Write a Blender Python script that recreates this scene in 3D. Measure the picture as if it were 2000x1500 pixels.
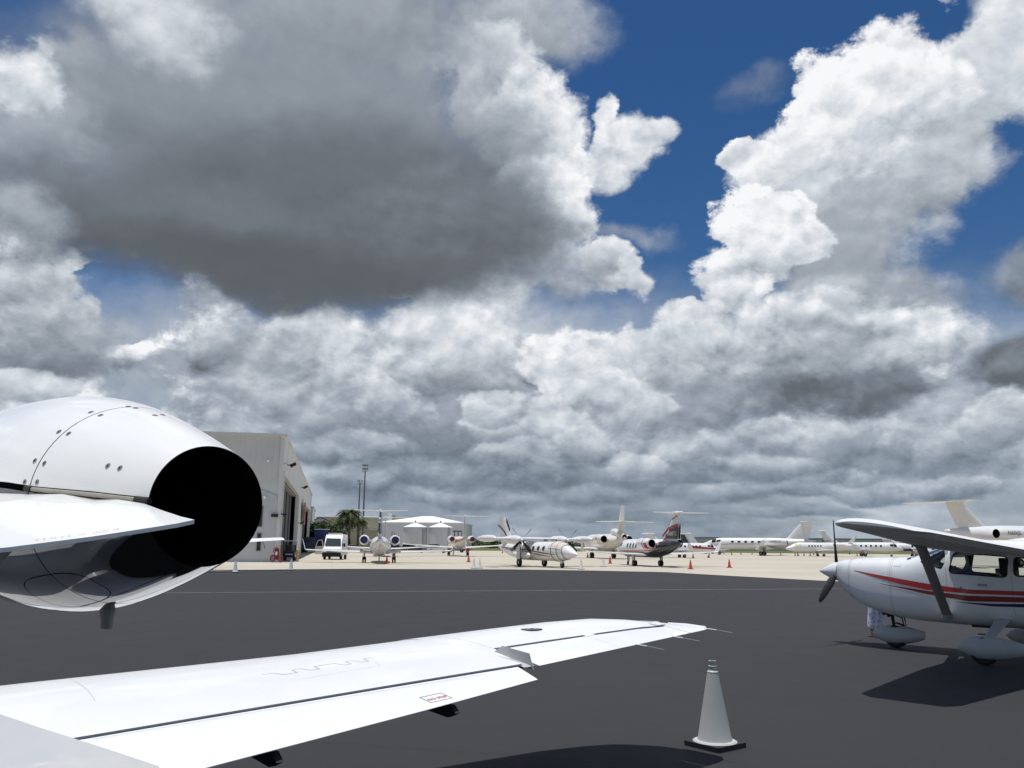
import bpy, bmesh, math, random
from mathutils import Vector, Matrix
from math import sin, cos, tan, pi, radians, sqrt, atan2

for _o in list(bpy.data.objects):
    bpy.data.objects.remove(_o)
SC = bpy.context.scene
COL = SC.collection
rnd = random.Random(7)

# ------------------------------------------------------------------ camera
cam_d = bpy.data.cameras.new('camera')
cam_d.sensor_width = 36.0
cam_d.lens = 36.0 * 1660 / 2000
cam_d.clip_start = 0.05
cam_d.clip_end = 9000
cam = bpy.data.objects.new('camera', cam_d)
COL.objects.link(cam)
cam.location = (0, 0, 1.7)
_p, _r = math.atan((1064.5 - 750) / 1660), radians(0.5)
_f = Vector((0, cos(_p), sin(_p)))
_u = Vector((1, 0, 0)).cross(_f)
_x = Vector((1, 0, 0)) * cos(_r) + _u * sin(_r)
_y = -Vector((1, 0, 0)) * sin(_r) + _u * cos(_r)
cam.matrix_world = Matrix.Translation(cam.location) @ Matrix((_x, _y, -_f)).transposed().to_4x4()
SC.camera = cam

# ------------------------------------------------------------------ exposure
SC.view_settings.view_transform = 'Standard'
SC.view_settings.look = 'None'
SC.view_settings.exposure = 0.0
SC.view_settings.gamma = 1.0
SC.view_settings.use_curve_mapping = False
SC.render.engine = 'CYCLES'
SC.cycles.max_bounces = 8
SC.cycles.transparent_max_bounces = 12

# ------------------------------------------------------------------ sun
SUN_TRAVEL = Vector((0.100, 0.012, -1)).normalized()
sun_d = bpy.data.lights.new('sun', 'SUN')
sun_d.energy = 4.2
sun_d.angle = radians(0.5)
sun_d.color = (1.0, 0.98, 0.95)
sun = bpy.data.objects.new('sun', sun_d)
COL.objects.link(sun)
sun.rotation_euler = SUN_TRAVEL.to_track_quat('-Z', 'Y').to_euler()
sun.location = (0, 0, 60)

# ------------------------------------------------------------------ node shorthand
class NX:
    """a socket that can be added, multiplied and so on, each step a Math node"""
    def __init__(s, nt, sock): s.nt, s.s = nt, sock
    def _m(s, op, *o, clamp=False):
        n = s.nt.nodes.new('ShaderNodeMath'); n.operation = op; n.use_clamp = clamp
        for i, v in enumerate((s,) + o):
            if isinstance(v, NX): s.nt.links.new(v.s, n.inputs[i])
            else: n.inputs[i].default_value = v
        return NX(s.nt, n.outputs[0])
    def __add__(s, o): return s._m('ADD', o)
    def __radd__(s, o): return s._m('ADD', o)
    def __mul__(s, o): return s._m('MULTIPLY', o)
    def __rmul__(s, o): return s._m('MULTIPLY', o)
    def __sub__(s, o): return s._m('SUBTRACT', o)
    def __rsub__(s, o): return (s * -1.0) + o
    def __truediv__(s, o): return s._m('DIVIDE', o)
    def __pow__(s, o): return s._m('POWER', o)
    def mx(s, o): return s._m('MAXIMUM', o)
    def mn(s, o): return s._m('MINIMUM', o)
    def smx(s, o, k): return s._m('SMOOTH_MAX', o, k)
    def c01(s): return s._m('ADD', 0.0, clamp=True)
    def step(s, a, b, lo=0.0, hi=1.0, kind='SMOOTHSTEP'):
        n = s.nt.nodes.new('ShaderNodeMapRange'); n.interpolation_type = kind
        s.nt.links.new(s.s, n.inputs[0])
        for i, v in ((1, a), (2, b), (3, lo), (4, hi)):
            if isinstance(v, NX): s.nt.links.new(v.s, n.inputs[i])
            else: n.inputs[i].default_value = v
        return NX(s.nt, n.outputs[0])

def vmath(nt, op, a, b=None, c=None):
    n = nt.nodes.new('ShaderNodeVectorMath'); n.operation = op
    for i, v in enumerate((a, b, c)):
        if v is None: continue
        if isinstance(v, (NX,)): nt.links.new(v.s, n.inputs[i])
        elif hasattr(v, 'is_linked'): nt.links.new(v, n.inputs[i])
        else: n.inputs[i].default_value = v
    return n
def comb(nt, x, y, z):
    n = nt.nodes.new('ShaderNodeCombineXYZ')
    for i, v in enumerate((x, y, z)):
        if isinstance(v, NX): nt.links.new(v.s, n.inputs[i])
        else: n.inputs[i].default_value = v
    return n.outputs[0]
def noise(nt, vec, scale, detail=6, rough=0.55, lac=2.0, dist=0.0, kind='FBM', dims='3D', out=0):
    n = nt.nodes.new('ShaderNodeTexNoise'); n.noise_dimensions = dims
    try: n.noise_type = kind
    except Exception: pass
    n.inputs['Scale'].default_value = scale
    n.inputs['Detail'].default_value = detail
    n.inputs['Roughness'].default_value = rough
    n.inputs['Lacunarity'].default_value = lac
    n.inputs['Distortion'].default_value = dist
    nt.links.new(vec.s if isinstance(vec, NX) else vec, n.inputs['Vector'])
    return NX(nt, n.outputs[out])
def voro(nt, vec, scale, detail=3, rough=0.5, smooth=0.0, feature='F1'):
    n = nt.nodes.new('ShaderNodeTexVoronoi'); n.feature = feature
    n.inputs['Scale'].default_value = scale
    n.inputs['Detail'].default_value = detail
    n.inputs['Roughness'].default_value = rough
    if 'Smoothness' in n.inputs and feature == 'SMOOTH_F1': n.inputs['Smoothness'].default_value = smooth
    n.normalize = True
    nt.links.new(vec.s if isinstance(vec, NX) else vec, n.inputs['Vector'])
    return NX(nt, n.outputs['Distance'])
def mixc(nt, fac, a, b, op='MIX'):
    n = nt.nodes.new('ShaderNodeMix'); n.data_type = 'RGBA'; n.blend_type = op
    for key, v in ((0, fac), (6, a), (7, b)):
        if isinstance(v, NX): nt.links.new(v.s, n.inputs[key])
        elif hasattr(v, 'is_linked'): nt.links.new(v, n.inputs[key])
        else: n.inputs[key].default_value = v if key == 0 else (tuple(v) + (1,))[:4]
    return n.outputs[2]
def ramp(nt, fac, stops, interp='LINEAR'):
    n = nt.nodes.new('ShaderNodeValToRGB'); n.color_ramp.interpolation = interp
    el = n.color_ramp.elements
    while len(el) < len(stops): el.new(0.5)
    for e, (p_, c_) in zip(el, stops):
        e.position = p_; e.color = (tuple(c_) + (1,))[:4]
    nt.links.new(fac.s if isinstance(fac, NX) else fac, n.inputs[0])
    return n.outputs[0]

# ------------------------------------------------------------------ sky
# cloud masses, each: azimuth, elevation, half width, half height in degrees,
# brightness at its top and its base, edge softness, opacity, relief
VEILS = [(0.02,9.0,37.25,6.33,0.74,0.68,0.7,0.72,0.25), (-20.87,10.84,8.9,2.81,0.68,0.66,0.9,0.8,0.2), (1.75,12.81,5.81,3.0,0.76,0.7,0.7,0.8,0.3), (28.94,9.96,5.76,2.64,0.72,0.66,0.9,0.75,0.3)]
PUFFS = [
    (34.04,28.8,3.17,4.59,0.8,0.74,0.25,1.0,0.5), (29.33,26.92,5.06,2.85,0.86,0.76,0.15,1.0,0.7), (32.35,28.44,2.78,2.47,0.84,0.76,0.15,1.0,0.6),
    (24.85,23.96,5.67,5.24,0.76,0.66,0.22,1.0,0.5), (24.47,27.01,4.91,3.77,0.93,0.78,0.1,1.0,1.0), (20.61,27.33,2.29,2.21,0.94,0.82,0.08,1.0,1.0),
    (17.09,24.71,1.73,1.16,0.96,0.84,0.08,1.0,1.0), (19.72,23.78,3.65,2.58,0.86,0.74,0.2,1.0,0.8), (22.25,18.13,3.91,3.35,0.67,0.58,0.45,1.0,0.4),
    (28.64,22.71,1.66,1.97,0.74,0.68,0.3,1.0,0.6), (17.57,20.86,3.54,2.37,0.95,0.84,0.08,1.0,1.0), (16.46,18.69,3.25,2.27,0.9,0.74,0.12,1.0,1.0),
    (19.98,19.97,1.79,1.76,0.92,0.8,0.1,1.0,1.0), (23.31,15.48,4.4,1.53,0.66,0.62,0.4,0.9,0.6), (15.69,16.61,2.32,1.53,0.88,0.74,0.1,1.0,1.0),
    (21.0,13.12,7.18,2.69,0.79,0.64,0.18,1.0,1.0), (12.62,15.63,2.53,0.93,0.86,0.74,0.1,1.0,1.0), (24.81,13.43,2.05,1.75,0.86,0.7,0.12,1.0,1.0),
    (17.07,10.74,4.67,2.56,0.62,0.5,0.3,1.0,0.6), (15.51,12.48,2.75,1.55,0.8,0.66,0.2,1.0,1.0), (19.15,13.91,2.36,1.21,0.86,0.72,0.2,1.0,1.0),
    (22.01,9.67,4.21,1.64,0.48,0.42,0.25,1.0,0.6), (21.23,11.81,3.28,1.4,0.74,0.6,0.35,1.0,0.8), (31.78,16.23,1.9,1.41,0.54,0.5,0.5,0.85,0.5),
    (31.01,10.82,2.66,1.79,0.48,0.42,0.25,1.0,0.6), (29.32,4.95,2.69,1.25,0.76,0.6,0.25,1.0,1.0), (27.7,8.22,2.39,1.18,0.74,0.66,0.4,0.8,1.0),
    (21.54,6.96,3.91,1.78,0.72,0.5,0.25,1.0,0.9), (24.67,5.27,4.71,1.06,0.58,0.46,0.4,0.9,0.8), (-2.55,15.86,3.46,2.98,0.82,0.74,0.3,1.0,0.9),
    (-4.25,12.38,4.24,3.83,0.82,0.66,0.15,1.0,1.0), (-12.51,11.72,5.3,3.44,0.78,0.64,0.15,1.0,1.0), (-17.1,11.11,3.74,2.24,0.7,0.6,0.4,0.9,0.8),
    (-13.67,8.3,5.41,1.95,0.7,0.56,0.3,1.0,0.8), (-4.85,8.59,5.69,2.99,0.6,0.5,0.3,1.0,0.7), (7.02,12.42,5.49,2.55,0.86,0.72,0.12,1.0,1.1),
    (3.16,11.77,2.61,2.24,0.9,0.76,0.1,1.0,1.1), (11.53,13.66,3.48,1.88,0.82,0.68,0.2,1.0,0.9), (10.05,9.29,5.25,2.31,0.66,0.56,0.3,1.0,0.8),
    (6.28,9.52,4.01,1.59,0.8,0.64,0.15,1.0,1.0), (0.72,7.29,3.87,2.56,0.84,0.6,0.2,1.0,1.0), (-6.85,6.15,4.95,1.32,0.52,0.46,0.4,1.0,0.7),
    (-6.12,4.63,7.87,0.99,0.68,0.5,0.3,0.9,1.0), (10.31,6.24,5.28,1.57,0.74,0.52,0.25,1.0,1.0), (1.77,4.55,4.0,0.99,0.46,0.42,0.4,0.9,0.6),
    (14.29,6.51,2.72,1.24,0.72,0.56,0.25,1.0,1.0), (11.27,4.55,5.13,0.81,0.64,0.48,0.4,0.8,1.0), (-30.92,13.47,2.81,3.02,0.74,0.58,0.15,1.0,0.9),
    (-29.85,10.9,2.83,2.03,0.58,0.56,0.3,1.0,0.7), (-27.8,12.37,1.62,1.18,0.66,0.6,0.4,0.8,0.8), (-30.21,9.2,1.95,1.11,0.76,0.66,0.12,1.0,1.0),
    (-20.55,14.76,1.82,0.78,0.7,0.66,0.6,0.7,0.8), (16.81,5.31,3.24,1.04,0.74,0.52,0.2,1.0,1.0), (20.48,4.27,2.53,0.77,0.7,0.5,0.25,1.0,1.0),
    (13.05,3.54,3.33,0.68,0.68,0.5,0.25,1.0,1.0), (26.45,6.44,2.85,1.29,0.76,0.52,0.2,1.0,1.0), (30.32,7.44,1.69,1.66,0.8,0.62,0.15,1.0,1.0),
    (27.87,3.49,2.75,0.67,0.74,0.54,0.25,1.0,1.0), (23.09,3.27,2.43,0.58,0.68,0.52,0.25,0.9,1.0), (0.05,5.39,3.53,1.08,0.78,0.5,0.18,1.0,1.0),
    (4.53,6.1,2.56,1.27,0.8,0.56,0.18,1.0,1.0), (-10.23,6.06,2.8,1.07,0.7,0.5,0.25,1.0,1.0), (-12.85,5.32,2.44,0.93,0.66,0.5,0.25,1.0,1.0),
    (-8.11,3.24,3.74,0.69,0.64,0.48,0.25,0.9,1.0), (-1.99,2.99,3.64,0.66,0.62,0.48,0.3,0.9,1.0), (5.53,3.04,3.62,0.65,0.66,0.5,0.3,0.9,1.0),
    (8.61,5.41,2.2,0.94,0.82,0.6,0.15,1.0,1.0), (18.54,2.21,4.17,0.43,0.6,0.48,0.3,0.8,1.0), (7.87,1.71,5.18,0.39,0.56,0.46,0.3,0.8,1.0),
    (-10.47,3.87,2.47,0.81,0.66,0.46,0.25,1.0,1.0), (16.27,7.46,2.38,1.04,0.78,0.56,0.18,1.0,1.0), (-1.38,8.99,2.27,1.28,0.84,0.62,0.15,1.0,1.0),
    (-8.0,9.87,2.55,1.59,0.78,0.6,0.18,1.0,1.0), (18.62,3.81,2.58,0.6,0.7,0.5,0.25,1.0,1.0), (-17.5,7.46,2.65,1.22,0.72,0.58,0.25,1.0,1.0),
    (8.86,25.69,2.02,1.72,0.9,0.76,0.25,1.0,0.9), (7.56,24.31,1.23,0.94,0.84,0.74,0.4,0.9,0.9), (7.08,27.84,0.82,1.22,0.9,0.84,0.2,1.0,0.9),
    (10.69,26.6,1.11,0.67,0.86,0.8,0.4,1.0,0.9), (7.41,26.08,0.88,1.24,0.86,0.78,0.4,0.9,0.9), (8.38,20.34,2.07,0.52,0.66,0.62,0.9,0.55,0.6),
    (16.44,28.63,1.34,0.73,0.6,0.58,0.9,0.4,0.6), (1.29,33.45,4.43,2.7,0.7,0.62,0.45,1.0,0.5), (-0.75,29.98,3.14,3.57,0.93,0.74,0.15,1.0,1.0),
    (-0.2,30.6,1.65,1.48,0.74,0.66,0.5,0.7,0.8), (2.07,26.54,3.44,3.86,0.92,0.74,0.16,1.0,1.0), (0.22,25.9,2.15,2.8,0.7,0.62,0.5,0.8,0.8),
    (4.65,24.4,2.04,1.36,0.9,0.8,0.2,1.0,1.0), (2.45,21.97,4.23,3.54,0.93,0.76,0.14,1.0,1.0), (4.63,21.28,2.02,1.86,0.9,0.74,0.2,1.0,1.0),
    (-0.1,20.97,3.87,2.75,0.64,0.56,0.5,0.9,0.5), (6.93,18.55,1.82,1.41,0.84,0.72,0.14,1.0,0.9), (3.53,18.27,4.17,1.15,0.72,0.62,0.45,0.9,0.7),
    (8.33,17.66,1.03,0.82,0.82,0.74,0.3,1.0,0.8), (-30.48,26.79,3.12,1.79,0.8,0.66,0.25,1.0,0.8), (-24.33,31.86,4.62,2.65,0.82,0.74,0.3,1.0,0.5),
    (-11.51,32.69,11.56,3.38,0.62,0.56,0.5,1.0,0.25), (-17.04,25.08,17.31,6.73,0.57,0.48,0.32,1.0,0.1), (-31.86,21.88,3.36,4.1,0.66,0.54,0.6,0.9,0.4),
    (-13.01,21.36,14.18,5.34,0.44,0.36,0.4,1.0,0.07), (-22.52,19.63,11.95,3.01,0.46,0.37,0.45,1.0,0.07), (-3.73,20.9,6.64,3.56,0.47,0.42,0.5,1.0,0.2),
    (-15.53,17.53,9.65,2.22,0.37,0.37,0.5,1.0,0.07), (-24.18,30.48,3.38,1.62,0.84,0.7,0.45,0.9,0.5), (-32.8,26.2,1.85,1.88,0.86,0.74,0.25,1.0,0.9),
    (-31.77,18.68,2.3,1.4,0.72,0.6,0.6,0.8,0.5)]
LANES = [(13.06, 27.91, 9.86, 10.06), (10.28, 18.42, 4.19, 4.0), (4.59, 15.88, 5.67, 1.54), (-26.85, 14.34, 2.84, 2.3), (-9.95, 15.58, 4.15, 0.94), (-32.0, 29.71, 4.12, 2.09), (30.59, 19.39, 5.15, 5.52), (29.02, 14.22, 4.11, 2.71), (22.89, 31.34, 5.18, 2.79)]

PUFF_AMP, RELIEF = 2.4, 1.25
def build_sky():
    w = bpy.data.worlds.new('World'); SC.world = w
    w.use_nodes = True
    w.cycles.sampling_method = 'MANUAL'; w.cycles.sample_map_resolution = 256
    nt = w.node_tree
    for n in list(nt.nodes): nt.nodes.remove(n)
    out = nt.nodes.new('ShaderNodeOutputWorld')
    sky = nt.nodes.new('ShaderNodeTexSky'); sky.sky_type = 'NISHITA'
    sky.sun_disc = False
    sky.sun_elevation = math.asin(-SUN_TRAVEL.z)
    sky.sun_rotation = math.atan2(-SUN_TRAVEL.x, -SUN_TRAVEL.y)
    sky.altitude = 0; sky.air_density = 1.0; sky.dust_density = 0.3; sky.ozone_density = 3.0
    hs = nt.nodes.new('ShaderNodeHueSaturation'); hs.inputs['Hue'].default_value = 0.506; hs.inputs['Saturation'].default_value = 1.30; hs.inputs['Value'].default_value = 1.0
    nt.links.new(sky.outputs[0], hs.inputs['Color'])
    bg_sky = nt.nodes.new('ShaderNodeBackground'); bg_sky.inputs[1].default_value = 0.067
    nt.links.new(hs.outputs[0], bg_sky.inputs[0])

    geo = nt.nodes.new('ShaderNodeTexCoord')
    D = geo.outputs['Generated']
    sp = nt.nodes.new('ShaderNodeSeparateXYZ'); nt.links.new(D, sp.inputs[0])
    X, Y, Z = (NX(nt, sp.outputs[i]) for i in range(3))
    az = X._m('ARCTAN2', Y) * (180 / pi)
    el = Z._m('ARCSINE') * (180 / pi)
    # noise space: the direction, its height stretched towards the horizon so that far clouds flatten
    zz = Z.mx(0.0)
    hz = (zz + 0.02)._m('POWER', 0.86) * 1.25
    P = comb(nt, X, Y, hz)
    warp = nt.nodes.new('ShaderNodeTexNoise')
    warp.inputs['Scale'].default_value = 5.5; warp.inputs['Detail'].default_value = 7
    warp.inputs['Roughness'].default_value = 0.58
    nt.links.new(P, warp.inputs['Vector'])
    wc = vmath(nt, 'SUBTRACT', warp.outputs['Color'], (0.5, 0.5, 0.5)).outputs[0]
    Pw = vmath(nt, 'MULTIPLY_ADD', wc, (0.05, 0.05, 0.05), P).outputs[0]
    def billow(vec):
        # rounded heads with creases between them, at several sizes
        a = voro(nt, vec, 13.0, detail=3.5, rough=0.55, feature='F1')
        b = noise(nt, vec, 14.0, detail=7, rough=0.6)
        return (1.0 - a * a * 1.6) * 0.62 + b * 0.5
    H = billow(Pw)
    Pu = vmath(nt, 'ADD', Pw, (-0.006, 0.0, 0.016)).outputs[0]
    H2 = billow(Pu)
    relief = (H - H2)                      # > 0 where the surface faces the high sun
    soft_n = noise(nt, P, 3.2, detail=5, rough=0.55)
    # cloud coordinates in degrees, pushed about by the same turbulence
    wx = nt.nodes.new('ShaderNodeSeparateXYZ'); nt.links.new(wc, wx.inputs[0])
    size = el.step(0.0, 14.0, 0.35, 1.0, 'LINEAR')
    az2 = az + NX(nt, wx.outputs[0]) * size * 9.0
    el2 = el + NX(nt, wx.outputs[1]) * size * 7.0
    Q = comb(nt, az2, el2, 0.0)
    wisp = noise(nt, Pw, 34.0, detail=6, rough=0.68)
    puff = (H - 0.72) + (wisp - 0.5) * 0.55

    # one cloud mass, laid over what lies behind it: a node group used once per mass
    g = bpy.data.node_groups.new('cloud_mass', 'ShaderNodeTree')
    gi = g.nodes.new('NodeGroupInput'); go = g.nodes.new('NodeGroupOutput')
    for nm, ty in (('Q', 'Vector'), ('Inv', 'Vector'), ('Off', 'Vector'), ('Puff', 'Float'), ('Relief', 'Float'), ('B', 'Float'), ('A', 'Float'),
                   ('Amp', 'Float'), ('Soft', 'Float'), ('Alpha', 'Float'), ('Top', 'Float'), ('Base', 'Float'), ('Rel', 'Float')):
        g.interface.new_socket(nm, in_out='INPUT', socket_type='NodeSocket' + ty)
    g.interface.new_socket('B', in_out='OUTPUT', socket_type='NodeSocketFloat')
    g.interface.new_socket('A', in_out='OUTPUT', socket_type='NodeSocketFloat')
    I = {x.name: x for x in gi.outputs if x.name}
    F = {k: NX(g, v) for k, v in I.items()}
    # the tiny term in B only makes Cycles work the clouds through one after another
    q0 = vmath(g, 'MULTIPLY_ADD', I['B'], (1e-9, 1e-9, 0), I['Q']).outputs[0]
    q = vmath(g, 'MULTIPLY_ADD', q0, I['Inv'], I['Off']).outputs[0]
    ln = NX(g, vmath(g, 'LENGTH', q).outputs['Value'])
    s_ = F['Puff']._m('MULTIPLY_ADD', F['Amp'], 1.0 - ln)
    m_ = s_.step(F['Soft'] * -1.0, F['Soft']) * F['Alpha']
    qs = g.nodes.new('ShaderNodeSeparateXYZ'); g.links.new(q, qs.inputs[0])
    v_ = F['Puff']._m('MULTIPLY_ADD', 0.6, NX(g, qs.outputs[1])).step(-0.85, 0.75, F['Base'], F['Top'])
    rim = s_.step(0.0, 0.5, 1.15, 0.85, 'LINEAR')
    b_ = F['Relief']._m('MULTIPLY_ADD', rim * F['Rel'], v_)
    g.links.new((b_ * m_ + F['B'] * (1.0 - m_)).s, go.inputs[0])
    g.links.new((m_ + F['A'] * (1.0 - m_)).s, go.inputs[1])

    def over(cur_b, cur_a, b, m):
        na = m + cur_a * (1.0 - m)
        nb = b * m + cur_b * (1.0 - m)     # premultiplied brightness
        return nb, na

    def element(e, B, A):
        ca, ce, ra, re, bt, bb, soft, alpha, rel = e
        n = nt.nodes.new('ShaderNodeGroup'); n.node_tree = g
        amp = min(3.6 / (ra + re) * (1.0 if soft < .25 else 0.6) * PUFF_AMP, 1.1)
        nt.links.new(Q, n.inputs['Q']); nt.links.new(puff.s, n.inputs['Puff']); nt.links.new(relief.s, n.inputs['Relief'])
        nt.links.new(B.s, n.inputs['B']); nt.links.new(A.s, n.inputs['A'])
        for k, v in (('Inv', (1 / ra, 1 / re, 0)), ('Off', (-ca / ra, -ce / re, 0)), ('Amp', amp), ('Soft', soft),
                     ('Alpha', alpha), ('Top', bt), ('Base', bb), ('Rel', rel * RELIEF)):
            n.inputs[k].default_value = v
        return NX(nt, n.outputs[0]), NX(nt, n.outputs[1])

    # 1 thin veils, 2 the far fields of cumulus that go on all round, 3 the large clouds in front
    zero = soft_n * 1e-9
    B, A = zero, zero
    for e in VEILS:
        B, A = element(e, B, A)
    # far field: rows of flat-based cumulus, thicker towards the horizon
    row = noise(nt, Pw, 6.0, detail=8, rough=0.6)
    Pu3 = vmath(nt, 'ADD', Pw, (-0.006, 0.0, 0.035)).outputs[0]
    row2 = noise(nt, Pu3, 6.0, detail=8, rough=0.6)
    cover = el.step(2.0, 24.0, 0.38, 0.52, 'LINEAR')
    # a clear lane of blue, as this sky has it
    lane = None
    for ca, ce, ra, re in LANES:
        q = vmath(nt, 'MULTIPLY_ADD', Q, (1 / ra, 1 / re, 0), (-ca / ra, -ce / re, 0)).outputs[0]
        l = NX(nt, vmath(nt, 'LENGTH', q).outputs['Value']).step(1.25, 0.8)
        lane = l if lane is None else lane.mx(l)
    cover = cover + lane * 0.5
    m = (row + puff * 0.25 - cover).step(0.0, 0.10)
    b = 0.71 + (row - row2) * 2.6 + relief * 1.0 + (soft_n - 0.5) * 0.5
    B, A = over(B, A, b, m)
    # low grey deck along the horizon
    strat = comb(nt, X, Y, (zz + 0.012)._m('POWER', 0.6) * 1.1)
    strat = vmath(nt, 'MULTIPLY_ADD', wc, (0.05, 0.05, 0.035), strat).outputs[0]
    def deck(vec):
        a = voro(nt, vec, 13.0, detail=2.0, rough=0.55, feature='F1')
        return (1.0 - a * a * 1.6) * 0.6 + noise(nt, vec, 9.0, detail=6, rough=0.6) * 0.7
    band = deck(strat)
    band2 = deck(vmath(nt, 'ADD', strat, (-0.004, 0, 0.022)).outputs[0])
    lowm = (el * -1.0 + 8.0 + (soft_n - 0.5) * 6.0).step(0.0, 4.0) * 0.85
    lowb = 0.62 + (soft_n - 0.5) * 1.1 + (band - band2) * 0.7
    B, A = over(B, A, lowb, lowm)
    for e in PUFFS:
        B, A = element(e, B, A)
    b = (B / A.mx(0.01)).mx(0.30).mn(0.97)
    col = ramp(nt, b, [(0.30, (0.080, 0.089, 0.101)), (0.42, (0.136, 0.151, 0.172)), (0.52, (0.215, 0.245, 0.288)),
                       (0.66, (0.38, 0.42, 0.475)), (0.80, (0.62, 0.66, 0.71)), (0.95, (0.93, 0.94, 0.96))])
    # the air in front of far clouds
    col = mixc(nt, el.step(13.0, 0.0) * 0.42, col, (0.205, 0.285, 0.385))
    bg_cl = nt.nodes.new('ShaderNodeBackground'); bg_cl.inputs[1].default_value = 1.0
    nt.links.new(col, bg_cl.inputs[0])
    mix = nt.nodes.new('ShaderNodeMixShader')
    nt.links.new(A.c01().s, mix.inputs[0])
    nt.links.new(bg_sky.outputs[0], mix.inputs[1]); nt.links.new(bg_cl.outputs[0], mix.inputs[2])
    nt.links.new(mix.outputs[0], out.inputs[0])
build_sky()

# ------------------------------------------------------------------ materials
MATS = {}
def mat(name, col, rough=0.5, metal=0.0, coat=0.0, spec=0.5, var=0.0, vscale=3.0, bump=0.0, bscale=40.0, trans=0.0, ior=1.45,
        coord='Object', rvar=0.0, dirt=None, alpha=1.0, emit=None):
    if name in MATS: return MATS[name]
    m = bpy.data.materials.new(name); m.use_nodes = True
    nt = m.node_tree; b = nt.nodes['Principled BSDF']
    b.inputs['Base Color'].default_value = (*col, 1)
    b.inputs['Roughness'].default_value = rough
    b.inputs['Metallic'].default_value = metal
    b.inputs['Coat Weight'].default_value = coat
    b.inputs['Coat Roughness'].default_value = 0.03
    b.inputs['Specular IOR Level'].default_value = spec
    b.inputs['IOR'].default_value = ior
    b.inputs['Transmission Weight'].default_value = trans
    b.inputs['Alpha'].default_value = alpha
    tc = nt.nodes.new('ShaderNodeTexCoord')
    v = tc.outputs[coord]
    if var or dirt:
        n = noise(nt, v, vscale, detail=5, rough=0.6)
        k = n.step(0.3, 0.7, 1 - var, 1 + var * 0.5, 'LINEAR')
        c = vmath(nt, 'SCALE', col); nt.links.new(k.s, c.inputs['Scale'])
        c = c.outputs[0]
        if dirt:
            n2 = noise(nt, v, dirt[1], detail=8, rough=0.7)
            c = mixc(nt, n2.step(dirt[2], dirt[2] + 0.15) * dirt[3], c, dirt[0])
        nt.links.new(c, b.inputs['Base Color'])
    if rvar:
        n3 = noise(nt, v, vscale * 2.3, detail=4)
        nt.links.new(n3.step(0.3, 0.7, max(rough - rvar, 0.02), rough + rvar, 'LINEAR').s, b.inputs['Roughness'])
    if bump:
        n4 = noise(nt, v, bscale, detail=4, rough=0.6)
        bp = nt.nodes.new('ShaderNodeBump'); bp.inputs['Strength'].default_value = 1.0
        bp.inputs['Distance'].default_value = bump
        nt.links.new(n4.s, bp.inputs['Height']); nt.links.new(bp.outputs[0], b.inputs['Normal'])
    MATS[name] = m
    return m

M_white = mat('aircraft white paint', (0.80, 0.81, 0.81), 0.36, coat=0.4, var=0.03, vscale=1.6, rvar=0.05, dirt=((0.55, 0.54, 0.50), 6.0, 0.63, 0.22))
M_fwhite = mat('distant white paint', (0.74, 0.74, 0.73), 0.35, coat=0.4, var=0.05, vscale=0.6)
M_cream = mat('cream paint', (0.74, 0.715, 0.66), 0.35, coat=0.4, var=0.05)
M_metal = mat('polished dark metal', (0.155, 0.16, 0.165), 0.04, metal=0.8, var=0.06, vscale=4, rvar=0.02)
M_chrome = mat('bright metal lip', (0.72, 0.72, 0.73), 0.15, metal=1.0)
M_steel = mat('brushed steel', (0.32, 0.32, 0.33), 0.4, metal=1.0, var=0.1)
M_black = mat('exhaust soot black', (0.004, 0.004, 0.005), 0.9, spec=0.05)
M_dark = mat('dark rubber', (0.02, 0.02, 0.022), 0.75, var=0.2)
M_gap = mat('panel gap dark', (0.006, 0.006, 0.007), 1.0, spec=0.0)
M_fence = mat('light grey bracket', (0.45, 0.46, 0.46), 0.4, var=0.05)
M_grey = mat('grey plastic', (0.30, 0.31, 0.31), 0.5, var=0.08)
M_seal = mat('weathered grey seal', (0.30, 0.29, 0.25), 0.6, var=0.2, vscale=12)
M_line = mat('thin seam shade', (0.40, 0.40, 0.40), 0.6)
M_fast = mat('fastener grey', (0.30, 0.30, 0.30), 0.4, metal=0.3, var=0.15, vscale=60)
M_glass = mat('dark cabin glass', (0.015, 0.018, 0.02), 0.05, coat=0.5)
M_red = mat('red paint', (0.42, 0.022, 0.02), 0.35, coat=0.5, var=0.06)
M_dred = mat('deep red paint', (0.20, 0.012, 0.014), 0.35, coat=0.5, var=0.06)
M_navy = mat('navy paint', (0.018, 0.022, 0.07), 0.35, coat=0.5)
M_blue = mat('blue paint', (0.02, 0.035, 0.16), 0.35, coat=0.5)
M_charc = mat('charcoal paint', (0.022, 0.024, 0.027), 0.28, coat=0.7)
M_orange = mat('orange paint', (0.55, 0.16, 0.03), 0.4, coat=0.3)
M_cone_o = mat('orange cone plastic', (0.55, 0.075, 0.02), 0.5, var=0.1)
M_cone_w2 = mat('clean white cone vinyl', (0.74, 0.75, 0.73), 0.5, var=0.06)
M_rootf = mat('light grey fairing paint', (0.56, 0.565, 0.56), 0.3, coat=0.6, var=0.04)
M_cone_w = mat('worn white cone vinyl', (0.47, 0.485, 0.465), 0.5, var=0.05, vscale=7, dirt=((0.36, 0.35, 0.31), 9.0, 0.60, 0.35))
M_tyre = mat('tyre rubber', (0.018, 0.018, 0.018), 0.85)
M_ltext = mat('placard red', (0.45, 0.05, 0.06), 0.5)
M_pen = mat('placard outline grey', (0.18, 0.19, 0.19), 0.5)

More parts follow.
